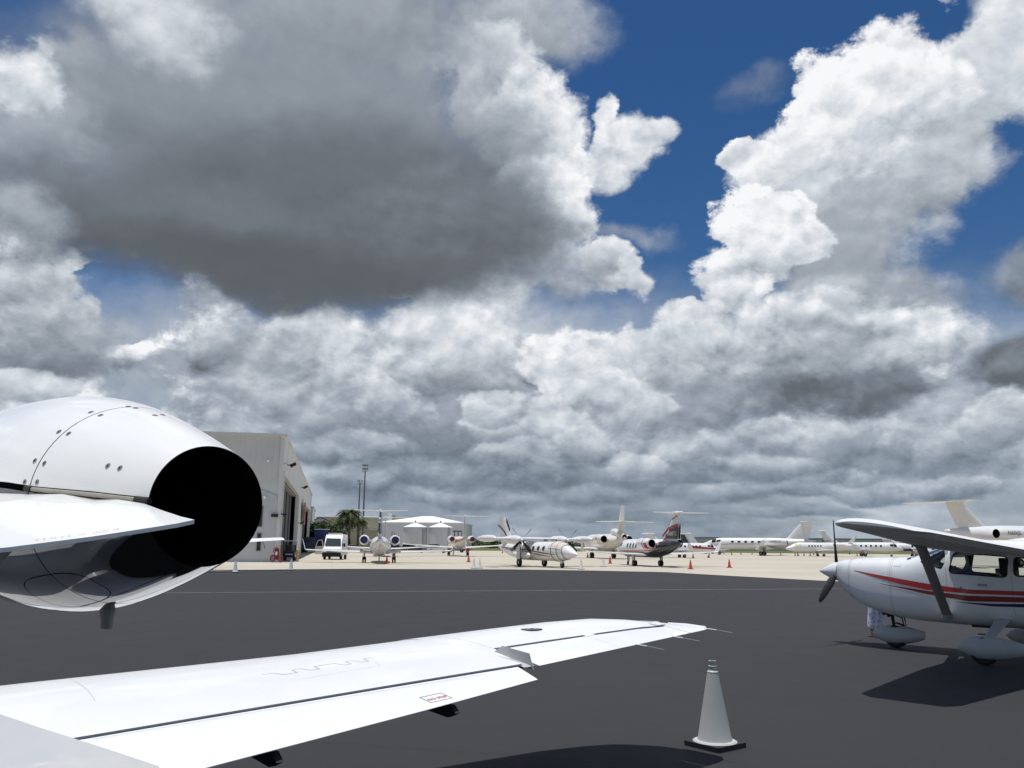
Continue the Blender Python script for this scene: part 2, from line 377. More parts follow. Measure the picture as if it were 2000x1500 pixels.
# ------------------------------------------------------------------ mesh helpers
class MB:
    """collects shapes, then builds them as one mesh object"""
    def __init__(s): s.V = []; s.F = []; s.I = []
    def add(s, V, F, mi=0):
        o = len(s.V); s.V += [tuple(v) for v in V]
        for f in F: s.F.append(tuple(i + o for i in f)); s.I.append(mi)
        return s
    def box(s, c, d, rz=0.0, mi=0, taper=1.0):
        V = []
        for k, (x, y, z) in enumerate(((-1,-1,-1),(1,-1,-1),(1,1,-1),(-1,1,-1),(-1,-1,1),(1,-1,1),(1,1,1),(-1,1,1))):
            t = taper if z > 0 else 1.0
            px, py = x * d[0] / 2 * t, y * d[1] / 2 * t
            V.append((c[0] + px * cos(rz) - py * sin(rz), c[1] + px * sin(rz) + py * cos(rz), c[2] + z * d[2] / 2))
        return s.add(V, ((0,3,2,1),(4,5,6,7),(0,1,5,4),(1,2,6,5),(2,3,7,6),(3,0,4,7)), mi)
    def tube(s, p, r, n=10, mi=0, cap=True):
        """p: points, r: radius or list of radii"""
        p = [Vector(q) for q in p]
        r = r if isinstance(r, (list, tuple)) else [r] * len(p)
        rings = []; up0 = None
        for i, q in enumerate(p):
            t = (p[min(i + 1, len(p) - 1)] - p[max(i - 1, 0)]).normalized()
            u = Vector((0, 0, 1)).cross(t) if abs(t.z) < 0.95 else Vector((1, 0, 0)).cross(t)
            if up0 is not None:
                u = up0 - t * up0.dot(t)
            u.normalize(); up0 = u; v = t.cross(u)
            rings.append([q + (u * cos(2*pi*k/n) + v * sin(2*pi*k/n)) * r[i] for k in range(n)])
        return s.loft(rings, cap=(cap, cap), mi=mi)
    def loft(s, rings, cap=(True, True), closed=True, mi=0, mif=None):
        n = len(rings[0]); V = [v for r in rings for v in r]; F = []
        m = n if closed else n - 1
        for i in range(len(rings) - 1):
            for k in range(m):
                a, b = i * n + k, i * n + (k + 1) % n
                F.append((a, b, b + n, a + n))
        o = len(s.V); s.V += [tuple(v) for v in V]
        for f in F:
            s.F.append(tuple(i + o for i in f))
            s.I.append(mif(sum((Vector(V[i]) for i in f), Vector()) / 4) if mif else mi)
        if cap[0]: s.F.append(tuple(o + k for k in reversed(range(n)))); s.I.append(mi)
        if cap[1]: s.F.append(tuple(o + (len(rings) - 1) * n + k for k in range(n))); s.I.append(mi)
        return s
    def lathe(s, prof, o=(0, 0, 0), axis=(0, 0, 1), n=24, mi=0, cap=(False, False), a0=0.0, a1=2 * pi, ref=None):
        """prof: (t along the axis, radius)"""
        A = Vector(axis).normalized(); O = Vector(o)
        u = Vector(ref) if ref else (Vector((1, 0, 0)) if abs(A.x) < 0.9 else Vector((0, 1, 0)))
        u = (u - A * u.dot(A)).normalized(); v = A.cross(u)
        full = abs(a1 - a0 - 2 * pi) < 1e-6
        m = n if full else n + 1
        rings = [[O + A * t + (u * cos(a0 + (a1 - a0) * k / n) + v * sin(a0 + (a1 - a0) * k / n)) * r for k in range(m)] for t, r in prof]
        return s.loft(rings, cap=cap, closed=full, mi=mi)
    def poly(s, pts, mi=0): return s.add(pts, (tuple(range(len(pts))),), mi)
    def prism(s, pts, d, mi=0):
        """pts: outline in 3D, d: extrusion vector"""
        d = Vector(d); n = len(pts)
        V = [Vector(p) for p in pts] + [Vector(p) + d for p in pts]
        F = [tuple(reversed(range(n))), tuple(range(n, 2 * n))] + [(k, (k + 1) % n, (k + 1) % n + n, k + n) for k in range(n)]
        return s.add(V, F, mi)
    def mirror(s):
        """a copy mirrored across x = 0"""
        m = MB(); m.V = [(-x, y, z) for x, y, z in s.V]; m.F = [tuple(reversed(f)) for f in s.F]; m.I = list(s.I); return m
    def build(s, name, mats, parent=None, smooth=35, fix=True, loc=None):
        me = bpy.data.meshes.new(name); me.from_pydata(s.V, [], s.F)
        mats = mats if isinstance(mats, (list, tuple)) else [mats]
        for m in mats: me.materials.append(m)
        me.polygons.foreach_set('material_index', s.I)
        if fix:
            bm = bmesh.new(); bm.from_mesh(me); bmesh.ops.recalc_face_normals(bm, faces=bm.faces); bm.to_mesh(me); bm.free()
        if smooth:
            me.polygons.foreach_set('use_smooth', [True] * len(me.polygons))
            me.set_sharp_from_angle(angle=radians(smooth))
        o = bpy.data.objects.new(name, me); COL.objects.link(o)
        if parent: o.parent = parent
        if loc: o.location = loc
        return o

def share(o, name=None, loc=None, parent=None, rot=None):
    c = o.copy(); COL.objects.link(c)
    if loc is not None: c.location = loc
    if rot is not None: c.rotation_euler = rot
    if parent is not None: c.parent = parent
    return c
def tag(o, label=None, cat=None, group=None, kind=None):
    for k, v in (('label', label), ('category', cat), ('group', group), ('kind', kind)):
        if v: o[k] = v
    return o
def thing(name, label, cat, loc=(0, 0, 0), az=0.0, group=None):
    """az: compass-like heading in degrees clockwise from +Y (the view direction)"""
    o = bpy.data.objects.new(name, None); COL.objects.link(o)
    o.empty_display_size = 0.3
    o.location = loc; o.rotation_euler = (0, 0, -radians(az))
    return tag(o, label, cat, group)
def copy_tree(o, parent=None):
    c = o.copy(); COL.objects.link(c)
    if parent: c.parent = parent
    for ch in list(o.children): copy_tree(ch, c)
    return c
def text(name, s, size, m, parent, loc, rot, ext=0.001, align='CENTER'):
    cu = bpy.data.curves.new(name, 'FONT'); cu.body = s; cu.size = size; cu.extrude = ext
    cu.align_x = align; cu.align_y = 'CENTER'; cu.resolution_u = 3
    t = bpy.data.objects.new(name, cu); COL.objects.link(t)
    bpy.context.view_layer.update()
    me = bpy.data.meshes.new_from_object(t.evaluated_get(bpy.context.evaluated_depsgraph_get()))
    bpy.data.objects.remove(t); me.materials.clear(); me.materials.append(m)
    o = bpy.data.objects.new(name, me); COL.objects.link(o); o.parent = parent
    o.location = loc
    if isinstance(rot, Matrix): o.rotation_euler = rot.to_euler()
    else: o.rotation_euler = rot
    return o
def lerp(a, b, t): return a + (b - a) * t
def interp(tab, x):
    """tab: sorted (x, values...)"""
    if x <= tab[0][0]: return tab[0][1:]
    for a, b in zip(tab, tab[1:]):
        if x <= b[0]:
            t = (x - a[0]) / (b[0] - a[0]); return tuple(lerp(p, q, t) for p, q in zip(a[1:], b[1:]))
    return tab[-1][1:]
def smooth_interp(tab, x):
    """Catmull-Rom through sorted (x, values...)"""
    n = len(tab)
    if x <= tab[0][0]: return tab[0][1:]
    if x >= tab[-1][0]: return tab[-1][1:]
    i = max(k for k in range(n - 1) if tab[k][0] <= x)
    p1, p2 = tab[i], tab[i + 1]; h = p2[0] - p1[0]; t = (x - p1[0]) / h
    out = []
    for j in range(1, len(p1)):
        def sl(k):
            if k <= 0 or k >= n - 1:
                a, b = tab[max(k - 1, 0)], tab[min(k + 1, n - 1)]
                return (b[j] - a[j]) / (b[0] - a[0])
            d0 = (tab[k][j] - tab[k-1][j]) / (tab[k][0] - tab[k-1][0]); d1 = (tab[k+1][j] - tab[k][j]) / (tab[k+1][0] - tab[k][0])
            return 0.0 if d0 * d1 <= 0 else 2 * d0 * d1 / (d0 + d1)
        m1, m2 = sl(i) * h, sl(i + 1) * h
        out.append((2*t**3 - 3*t**2 + 1) * p1[j] + (t**3 - 2*t**2 + t) * m1 + (-2*t**3 + 3*t**2) * p2[j] + (t**3 - t**2) * m2)
    return tuple(out)

def foil(th, c0=0.0, c1=1.0, n=9, cam=0.015):
    """outline of an aerofoil between two chord fractions: (chord fraction, height)"""
    def yt(x): return 5 * th * (0.2969 * sqrt(max(x, 0)) - 0.126 * x - 0.3516 * x * x + 0.2843 * x**3 - 0.1036 * x**4)
    def yc(x): return cam * 4 * x * (1 - x)
    xs = [c0 + (c1 - c0) * (1 - cos(pi / 2 * k / n)) if c0 == 0 else lerp(c0, c1, k / n) for k in range(n + 1)]
    up = [(x, yc(x) + yt(x)) for x in reversed(xs)]
    lo = [(x, yc(x) - yt(x)) for x in (xs[1:] if c0 == 0 else xs)]
    if c1 >= 1: lo[-1] = (1.0, yc(1.0) - 0.0012 - yt(1))
    return up + lo
def wing_ring(le, chord, th, c0=0.0, c1=1.0, vert=False, n=9, inc=0.0, cam=0.015):
    r = []
    for c, h in foil(th, c0, c1, n, cam):
        y, z = -c * chord, h * chord
        y, z = y * cos(inc) - z * sin(inc), y * sin(inc) + z * cos(inc)
        r.append(Vector(le) + (Vector((z, y, 0)) if vert else Vector((0, y, z))))
    return r

class Hull:
    """a body along y: stations (y, z centre, half width, half height), rounded cross-sections"""
    def __init__(s, st, ex=2.0, n=32, sub=4):
        s.st = sorted(st); s.ex = ex; s.n = n; s.sub = sub
    def at(s, y): return smooth_interp(s.st, y)
    def pt(s, y, a, off=0.0):
        zc, rx, rz = s.at(y)[:3]; e = 2 / s.ex
        c, d = cos(a), sin(a)
        return Vector(((rx + off) * math.copysign(abs(c)**e, c), y, zc + (rz + off) * math.copysign(abs(d)**e, d)))
    def side(s, y, z, sgn, off=0.0):
        zc, rx, rz = s.at(y)[:3]
        q = min(abs((z - zc) / (rz + off)), 0.999)
        return Vector((sgn * (rx + off) * (1 - q**s.ex)**(1 / s.ex), y, z))
    def rings(s, off=0.0, y0=None, y1=None):
        ys = []
        for a, b in zip(s.st, s.st[1:]): ys += [lerp(a[0], b[0], k / s.sub) for k in range(s.sub)]
        ys.append(s.st[-1][0])
        return [[s.pt(y, 2 * pi * k / s.n, off) for k in range(s.n)] for y in ys if (y0 is None or y >= y0) and (y1 is None or y <= y1)]
    def shell(s, mb, mif=None, mi=0, off=0.0): return mb.loft(s.rings(off), mi=mi, mif=mif)
    def stripe(s, mb, y0, y1, lo, hi, sgn, off=0.004, n=14, m=3, mi=0):
        rows = []
        for i in range(n + 1):
            y = lerp(y0, y1, i / n); a, b = lo(y), hi(y)
            rows.append([s.side(y, lerp(a, b, k / m), sgn, off) for k in range(m + 1)])
        V = [v for r in rows for v in r]; w = m + 1
        return mb.add(V, [(i*w+k, i*w+k+1, (i+1)*w+k+1, (i+1)*w+k) for i in range(n) for k in range(m)], mi)
    def window(s, mb, y, z, w, h, sgn, off=0.006, n=16, mi=0, p=4.0, slant=0.0):
        V = [s.side(y, z, sgn, off)]
        for k in range(n):
            a = 2 * pi * k / n; c, d = cos(a), sin(a)
            dz = h / 2 * math.copysign(abs(d)**(2 / p), d)
            V.append(s.side(y + w / 2 * math.copysign(abs(c)**(2 / p), c) + slant * dz, z + dz, sgn, off))
        return mb.add(V, [(0, k + 1, (k + 1) % n + 1) for k in range(n)], mi)

def wheel(mb, c, r, w, ax=(1, 0, 0), mi_t=0, mi_h=1, n=16):
    A = Vector(ax).normalized()
    mb.lathe([(-w*.5, r*.45), (-w*.5, r*.86), (-w*.35, r), (w*.35, r), (w*.5, r*.86), (w*.5, r*.45)], o=c, axis=A, n=n, mi=mi_t)
    mb.lathe([(-w*.42, 0.001), (-w*.42, r*.45)], o=c, axis=A, n=n, mi=mi_h)
    mb.lathe([(w*.42, 0.001), (w*.42, r*.45)], o=c, axis=A, n=n, mi=mi_h)
    return mb

# ------------------------------------------------------------------ ground
def sheet(name, pts, z, m):
    mb = MB(); mb.poly([(x, y, z) for x, y in pts])
    return tag(mb.build(name, m, smooth=0, fix=False), kind='structure')
def asphalt_mat():
    m = bpy.data.materials.new('sealed asphalt'); m.use_nodes = True; nt = m.node_tree; b = nt.nodes['Principled BSDF']
    v = nt.nodes.new('ShaderNodeTexCoord').outputs['Object']
    big = noise(nt, v, 0.12, 5, 0.6); mid = noise(nt, v, 1.1, 6, 0.65); fine = noise(nt, v, 95.0, 3, 0.7)
    k = 1.0 + (big - 0.5) * 0.35 + (mid - 0.5) * 0.30 + (fine - 0.5) * 1.3 + (noise(nt, v, 420.0, 2, 0.6) - 0.5) * 0.8
    c = vmath(nt, 'SCALE', (0.0240, 0.0245, 0.0262)); nt.links.new(k.s, c.inputs['Scale']); c = c.outputs[0]
    # rolled seams, a few pale scuffs and oil drips
    sp = nt.nodes.new('ShaderNodeSeparateXYZ'); nt.links.new(v, sp.inputs[0]); X, Y = NX(nt, sp.outputs[0]), NX(nt, sp.outputs[1])
    lane = ((X * 0.25 + Y * 0.97 + (mid - 0.5) * 0.25) / 3.6)._m('FRACT')
    seam = (lane - 0.5)._m('ABSOLUTE').step(0.485, 0.5)
    c = mixc(nt, seam * 0.5, c, (0.015, 0.015, 0.017))
    sc = noise(nt, vmath(nt, 'MULTIPLY', v, (0.8, 3.5, 1)).outputs[0], 1.7, 7, 0.72)
    c = mixc(nt, sc.step(0.64, 0.75) * 0.45, c, (0.10, 0.10, 0.10))
    oil = noise(nt, v, 0.9, 3, 0.5)
    c = mixc(nt, oil.step(0.66, 0.74) * 0.3, c, (0.02, 0.02, 0.022))
    nt.links.new(c, b.inputs['Base Color'])
    nt.links.new((0.80 + (mid - 0.5) * 0.3).s, b.inputs['Roughness'])
    b.inputs['Specular IOR Level'].default_value = 0.35
    bp = nt.nodes.new('ShaderNodeBump'); bp.inputs['Distance'].default_value = 0.004; bp.inputs['Strength'].default_value = 0.8
    nt.links.new(fine.s, bp.inputs['Height']); nt.links.new(bp.outputs[0], b.inputs['Normal'])
    return m
def concrete_mat():
    m = bpy.data.materials.new('apron concrete'); m.use_nodes = True; nt = m.node_tree; b = nt.nodes['Principled BSDF']
    v = nt.nodes.new('ShaderNodeTexCoord').outputs['Object']
    rot = nt.nodes.new('ShaderNodeMapping'); rot.inputs['Rotation'].default_value = (0, 0, radians(-11.6)); nt.links.new(v, rot.inputs[0]); v = rot.outputs[0]
    big = noise(nt, v, 0.05, 5, 0.6); mid = noise(nt, v, 0.8, 7, 0.7)
    br = nt.nodes.new('ShaderNodeTexBrick'); br.offset = 0.0
    br.inputs['Scale'].default_value = 1.0; br.inputs['Mortar Size'].default_value = 0.05
    br.inputs['Brick Width'].default_value = 7.0; br.inputs['Row Height'].default_value = 7.0
    br.inputs['Color1'].default_value = (0.47, 0.425, 0.35, 1); br.inputs['Color2'].default_value = (0.44, 0.40, 0.33, 1)
    br.inputs['Mortar'].default_value = (0.40, 0.365, 0.30, 1)
    nt.links.new(v, br.inputs['Vector'])
    k = 1.0 + (big - 0.5) * 0.35 + (mid - 0.5) * 0.25
    c = vmath(nt, 'SCALE', br.outputs['Color']); nt.links.new(k.s, c.inputs['Scale']); c = c.outputs[0]
    st = noise(nt, vmath(nt, 'MULTIPLY', v, (0.15, 1.0, 1)).outputs[0], 0.5, 6, 0.7)
    c = mixc(nt, st.step(0.58, 0.72) * 0.4, c, (0.27, 0.24, 0.20))
    nt.links.new(c, b.inputs['Base Color']); b.inputs['Roughness'].default_value = 0.9
    b.inputs['Specular IOR Level'].default_value = 0.2
    return m
M_grass = mat('mown dry grass', (0.12, 0.14, 0.045), 0.95, var=0.35, vscale=0.05, spec=0.1)
sheet('grass_field', [(-3500, -300), (3500, -300), (3500, 6000), (-3500, 6000)], -0.02, M_grass)
EDGE = [(-17.7, 53.0), (-14.7, 57.3), (-11.1, 59.6), (0.1, 61.6), (6.1, 60.4), (10.5, 58.2), (13.3, 51.8), (16.3, 45.8), (22.1, 37.4), (30, 27.0), (60, 0)]
M_asph = asphalt_mat()
sheet('asphalt_apron', [(-90, -40), (90, -40), (90, 5)] + [(60, 5)] + list(reversed([(x, y + 0.6) for x, y in EDGE[:-1]])) + [(-40, 45), (-90, 30)], 0.0, M_asph)
sheet('concrete_apron', [(-90, 31)] + [(-40, 46)] + EDGE + [(400, -60), (420, 265), (-150, 250)], 0.004, concrete_mat())
M_paint = mat('faded painted line', (0.34, 0.33, 0.29), 0.8, dirt=((0.06, 0.06, 0.06), 3.0, 0.5, 0.8))
def line_sheet(name, a, b, w, z=0.008, m=M_paint):
    a, b = Vector((*a, 0)), Vector((*b, 0)); n = (b - a).normalized(); s = Vector((-n.y, n.x, 0)) * w / 2
    return sheet(name, [(a - s)[:2], (b - s)[:2], (b + s)[:2], (a + s)[:2]], z, m)
line_sheet('painted_line', (-24, 26.2), (24, 39.6), 0.09)
line_sheet('painted_line', (-20.5, 46.4), (-15.69, 49.25), 0.07)

# ------------------------------------------------------------------ the jet in the foreground
# local frame: x to its starboard, y towards its nose, z up; its tail cone ends just ahead of the photographer
JET = thing('business_jet', 'white light business jet whose engine exhaust and wing fill the left foreground', 'airplane', (-3.346, 3.716, 0), -42)
JA = 5.0    # distance of the local origin ahead of the tail reference
def jp(o, a, z): return Vector((o, a - JA, z))
def wz(o): return 0.708 + 0.0524 * o
LEt = [(0.7, 6.35), (1.4, 6.2), (3.0, 5.78), (5.4, 5.5), (5.9, 5.28), (6.12, 4.98), (6.21, 4.7)]
def LEa(o): return interp(LEt, o)[0]
def TEf(o): return interp([(0.7, 3.5), (1.4, 3.58), (3.66, 3.85), (4.2, 3.9)], o)[0]
def TEa(o): return interp([(3.8, 4.2), (6.10, 4.33), (6.21, 4.42)], o)[0]
def GAPf(o): return interp([(0.7, 4.28), (3.86, 4.17)], o)[0]
def GAPa(o): return interp([(3.9, 4.68), (5.85, 4.60)], o)[0]
def jring(o, te, c0a=None, c1a=None, t=0.17, n=12, o2=None, drop=0.0):
    le = LEa(o); ch = le - te
    c0 = 0.0 if c0a is None else (le - c0a) / ch
    c1 = 1.0 if c1a is None else (le - c1a) / ch
    return [Vector((v.x, v.y, v.z - drop)) for v in wing_ring(jp(o, le, wz(o)), ch, min(t / ch, 0.13) * (1.0 if o < 5.7 else max(0.22, (6.26 - o) / 0.56)), c0, c1, n=n, cam=0.012)]
def build_jet():
    w = MB()
    w.loft([jring(o, TEf(o), c1a=GAPf(o)) for o in (1.08, 1.4, 2.2, 3.0, 3.86)])
    w.loft([jring(o, TEa(o), c1a=4.34) for o in (3.863, 4.05)])
    w.loft([jring(o, TEa(o), c1a=GAPa(o)) for o in (4.053, 4.6, 5.2, 5.6, 5.85)])
    w.loft([jring(o, TEa(o)) for o in (5.853, 5.95, 6.05, 6.12, 6.17, 6.21)])
    wing = w.build('wing', M_white, JET, smooth=40)
    f = MB()
    def slant(ring, k):   # the ends of the surfaces run slightly askew
        return ring
    f.loft([jring(o, TEf(o), c0a=GAPf(o) - 0.045) for o in (1.15, 1.8, 2.8)] +
           [[Vector((v.x + (0.30 * (v.y + JA - 4.17) if v.y + JA < 4.2 else 0), v.y, v.z)) for v in jring(3.8, TEf(3.8), c0a=GAPf(3.8) - 0.045)]])
    flap = f.build('flap', M_white, JET, smooth=40)
    a = MB()
    a.loft([jring(o, TEa(o), c0a=GAPa(o) - 0.04) for o in (4.06, 4.93)])
    a.loft([jring(o, TEa(o), c0a=GAPa(o) - 0.04) for o in (4.933, 5.5, 5.84)])
    a.build('aileron', M_white, JET, smooth=40)
    # black strips that paint the shade inside the hinge gaps
    s = MB()
    def seal(o0, o1, g, te, wd, k=10):  # one strip of painted gap shade, laid just below the upper skin
        top, bot = [], []
        for i in range(k + 1):
            o = lerp(o0, o1, i / k)
            for da, lst in ((0.012, top), (-wd - 0.012, bot)):
                aa = g(o) + da; le = LEa(o); ch = le - te(o); c = (le - aa) / ch; th = min(0.17 / ch, 0.13)
                h = 5 * th * (0.2969 * sqrt(c) - 0.126 * c - 0.3516 * c * c + 0.2843 * c**3 - 0.1036 * c**4) + 0.012 * 4 * c * (1 - c)
                lst.append(jp(o, aa, wz(o) + h * ch - 0.010))
        V = top + bot; n = k + 1
        s.add(V, [(i, i + 1, n + i + 1, n + i) for i in range(k)])
    seal(1.1, 3.84, GAPf, TEf, 0.045); seal(4.06, 5.84, GAPa, TEa, 0.04)
    s.build('hinge_gap_shade', M_gap, JET, smooth=0, fix=False)
    def up(o, a_, te, lift=0.0):      # a point on the upper skin
        le = LEa(o); ch = le - te(o); c = (le - a_) / ch; th = min(0.17 / ch, 0.13)
        h = 5 * th * (0.2969 * sqrt(max(c, 0)) - 0.126 * c - 0.3516 * c * c + 0.2843 * c**3 - 0.1036 * c**4) + 0.012 * 4 * c * (1 - c)
        return jp(o, a_, wz(o) + h * ch + lift)
    # white hinge plates across the aileron gap
    for o0 in (4.92, 5.78):
        b = MB(); q = [up(o0, 4.69, TEa, .003), up(o0 + .1, 4.69, TEa, .003), up(o0 + .1, 4.585, TEa, .003), up(o0, 4.585, TEa, .003)]
        b.prism(q, (0, 0, -0.008)); b.build('hinge_plate', M_white, JET, smooth=0)
    # upright fence between flap and aileron
    b = MB()
    b.prism([jp(4.0, 4.62, wz(4) + .05), jp(4.0, 4.52, wz(4) + .105), jp(3.98, 4.23, wz(4) + .085), jp(3.98, 4.19, wz(4) - .012), jp(4.0, 4.45, wz(4) + .0)], (0.006, 0, 0))
    b.prism([jp(3.92, 4.50, wz(4) + .040), jp(4.0, 4.60, wz(4) + .050), jp(4.0, 4.2, wz(4) + .002), jp(3.93, 4.22, wz(4) - .004)], (0, 0, 0.006))
    b.build('wing_fence', M_fence, JET, smooth=0)
    # panel lines: seams, the zig-zag access panel, placard
    def scribe(pts, te, wd=0.004, name='panel_seam', m=M_line, lift=0.0008):
        mb = MB()
        for (o0, a0), (o1, a1) in zip(pts, pts[1:]):
            p, q = up(o0, a0, te, lift), up(o1, a1, te, lift); d = (q - p)
            k = max(1, int(d.length / 0.15)); sd = Vector((-d.y, d.x, 0)).normalized() * wd / 2
            for i in range(k):
                x0, x1 = i / k, (i + 1) / k
                u0, u1 = up(lerp(o0, o1, x0), lerp(a0, a1, x0), te, lift), up(lerp(o0, o1, x1), lerp(a0, a1, x1), te, lift)
                mb.poly([u0 - sd, u1 - sd, u1 + sd, u0 + sd])
        return mb.build(name, m, JET, smooth=0, fix=False)
    scribe([(1.6, 5.6), (1.55, 5.15), (1.5, 4.85)], TEf, 0.003)
    z = [(2.42, 4.86), (2.49, 4.86), (2.51, 4.775), (2.60, 4.775), (2.61, 4.86), (2.67, 4.86), (2.69, 4.775), (2.75, 4.775), (2.76, 4.86), (2.90, 4.86), (2.92, 4.775), (2.97, 4.775), (2.98, 4.86), (3.03, 4.86), (3.05, 4.775), (3.10, 4.775), (3.11, 4.86), (3.17, 4.86)]
    scribe(z, TEf, 0.0045, m=M_pen)
    scribe([(3.17, 4.85), (3.08, 4.62), (2.45, 4.60)], TEf, 0.002)
    scribe([(1.3, 4.19), (3.5, 4.10)], TEf, 0.003)
    # NO STEP placard on the flap
    P0, P1, P2, P3 = (2.88, 3.925), (3.03, 3.935), (3.035, 3.835), (2.885, 3.825)
    scribe([P0, P1, P2, P3, P0], TEf, 0.005, 'placard_outline', M_pen, 0.0018)
    c = up(2.958, 3.866, TEf, 0.004)
    ex = (up(3.03, 3.885, TEf) - up(2.88, 3.877, TEf)).normalized(); ey = (up(2.958, 3.93, TEf) - up(2.958, 3.83, TEf)).normalized(); ez = ex.cross(ey)
    text('placard_text', 'NO STEP', 0.034, M_ltext, JET, c, Matrix((ex, ey, ez)).transposed(), 0.0005)
    # fuel cap
    b = MB(); c = up(4.75, 5.02, TEa, .002)
    b.lathe([(0, .0005), (0, .045)], c, (0, .03, 1), 28, mi=0); b.lathe([(0.001, .050), (0.001, .078)], c, (0, .03, 1), 28, mi=0)
    b.lathe([(-0.001, .0005), (-0.001, .086)], c, (0, .03, 1), 28, mi=1); b.box(c + Vector((0, 0, .003)), (.05, .012, .004), 0.4, 1)
    b.build('fuel_cap', [M_fast, M_steel], JET, smooth=0, fix=False)
    # static wicks behind the aileron and the tip
    for o, a_ in ((5.12, 4.26), (5.60, 4.29), (6.12, 4.34)):
        b = MB(); p = jp(o, a_ + .03, wz(o) + .003)
        b.tube([p, p + Vector((0.01, -.11, -.006))], .0045, 6, 0); b.tube([p + Vector((0.01, -.11, -.006)), p + Vector((0.02, -.26, -.018))], .003, 6, 1)
        b.build('static_wick', [M_white, M_grey], JET)
    # bright edge strip and the light behind glass at the tip
    b = MB(); b.tube([jp(6.19, 4.80, wz(6.2) + .006), jp(6.205, 4.62, wz(6.2) + .006), jp(6.18, 4.40, wz(6.2) + .004)], [.006, .009, .006], 8); b.build('tip_strip', M_white, JET)
    b = MB(); b.tube([jp(6.04, 5.0, wz(6.0) + .026), jp(6.14, 4.86, wz(6.1) + .014)], [.006, .012], 8); b.build('tip_light', M_grey, JET)
    # flap track fairings under the trailing edge
    for o in (1.9, 3.0):
        b = MB(); te = TEf(o)
        b.prism([jp(o, te + .35, wz(o) - .03), jp(o, te + .04, wz(o) - .02), jp(o, te - .01, wz(o) - .055), jp(o, te + .06, wz(o) - .085), jp(o, te + .28, wz(o) - .07)], (0.035, 0, 0))
        b.build('flap_fairing', M_dark, JET, smooth=0)
    # the other wing, out of the picture
    m = MB(); m.loft([jring(o, TEf(o)) for o in (0.7, 2.2, 4.0)] + [jring(o, TEa(o)) for o in (4.1, 5.5, 5.9, 6.21)]); m.mirror().build('wing', M_white, JET, smooth=40)
    # fuselage, with the root fairing that carries the wing
    hull = Hull([(13.3 - JA, 1.15, .04, .04), (13.0 - JA, 1.17, .28, .24), (12.2 - JA, 1.25, .55, .50), (11.2 - JA, 1.40, .74, .74), (10.0 - JA, 1.45, .78, .80), (7.5 - JA, 1.45, .78, .80),
                 (6.2 - JA, 1.46, .74, .76), (5.2 - JA, 1.52, .60, .66), (4.0 - JA, 1.60, .56, .54), (3.0 - JA, 1.74, .34, .32), (2.2 - JA, 1.84, .18, .17), (1.7 - JA, 1.90, .08, .08), (1.6 - JA, 1.90, .03, .03)], n=40)
    b = MB(); hull.shell(b); b.build('fuselage', M_white, JET)
    rings = []
    for a_, e, zt in ((7.6, .60, .95), (6.9, .78, 1.0), (6.3, .88, 1.02), (5.5, .98, 1.03), (4.85, 1.07, 1.04), (4.38, 1.13, 1.05), (3.97, 1.19, 1.06), (3.61, 1.24, 1.06), (3.34, 1.275, 1.06), (3.22, 1.20, 1.1), (3.12, .9, 1.15), (3.08, .5, 1.2)):
        zb = interp([(3.08, .80), (3.34, .70), (3.9, .58), (4.6, .52), (7.4, .60)], a_)[0]
        ze = wz(e) + .115
        half = [(0.0, zb + .12), (min(.45, e * .5), zb + .14), (lerp(.45, e, .45), lerp(zb + .14, ze, .30)), (lerp(.45, e, .78), lerp(zb + .14, ze, .72)), (e - .02, ze - .008), (e, ze), (e + .012, ze - .03), (e - .06, ze - .14 if ze - .14 > zb else zb + .04), (e * .7, zb + .02), (0, zb)]
        full = [(-x, z) for x, z in reversed(half[1:-1])]
        pts = half + full
        rings.append([jp(x, a_, z) for x, z in pts])
    b = MB(); b.loft(rings); b.build('wing_root_fairing', M_rootf, JET, smooth=60)
    # engine: nacelle in four cowls round a dark core
    N = jp(1.22, 2.938, 1.825); A = Vector((-0.054, 0.9977, 0.039)).normalized()
    prof = [(0, .209), (.15, .255), (.35, .313), (.6, .379), (.85, .434), (1.05, .463), (1.3, .482), (1.6, .487), (1.8, .484), (2.0, .474), (2.2, .44), (2.32, .40), (2.38, .36)]
    pr = lambda t: smooth_interp(prof, t)[0]
    ref = Vector((-1, 0, 0))       # inboard
    # angle 0 = inboard, growing upwards
    U = (ref - A * ref.dot(A)).normalized(); W = A.cross(U)
    sg = 1.0 if W.z > 0 else -1.0
    def np_(t, an, off=0.0): return N + A * t + (U * cos(an) + W * sg * sin(an)) * (pr(t) + off)
    def cowl(name, t0, t1, an0, an1, m, k=22, n=40, lip=False):
        ts = [lerp(t0, t1, i / k) for i in range(k + 1)]
        rows = [[np_(t, lerp(an0(t), an1(t), j / n)) for j in range(n + 1)] for t in ts]
        mb = MB(); w_ = n + 1; V = [v for r in rows for v in r]
        mb.add(V, [(i*w_+j, i*w_+j+1, (i+1)*w_+j+1, (i+1)*w_+j) for i in range(k) for j in range(n)])
        o = mb.build(name, m, JET, smooth=60)
        return o
    rt = lambda t: interp([(0, .045), (.28, .085), (.61, .10), (.82, .125), (2.4, .14)], t)[0]      # where the pylon's seam runs
    top0 = lambda t: rt(t) + .012 / pr(t); bot1 = lambda t: rt(t) - .012 / pr(t)
    far = lambda t: pi + 0.05
    ES = 0.68       # the engine is modelled large and then set to its real size
    nac = bpy.data.objects.new('engine', None); COL.objects.link(nac); nac.parent = JET
    nac.scale = (ES, ES, ES); nac.location = (0, -JA * (1 - ES), 1.7 * (1 - ES))
    def under(o): o.parent = nac; return o
    under(cowl('upper_cowl', 0.0, .646, top0, lambda t: far(t), M_white))
    under(cowl('upper_cowl', .652, 2.2, top0, lambda t: far(t), M_white, k=30))
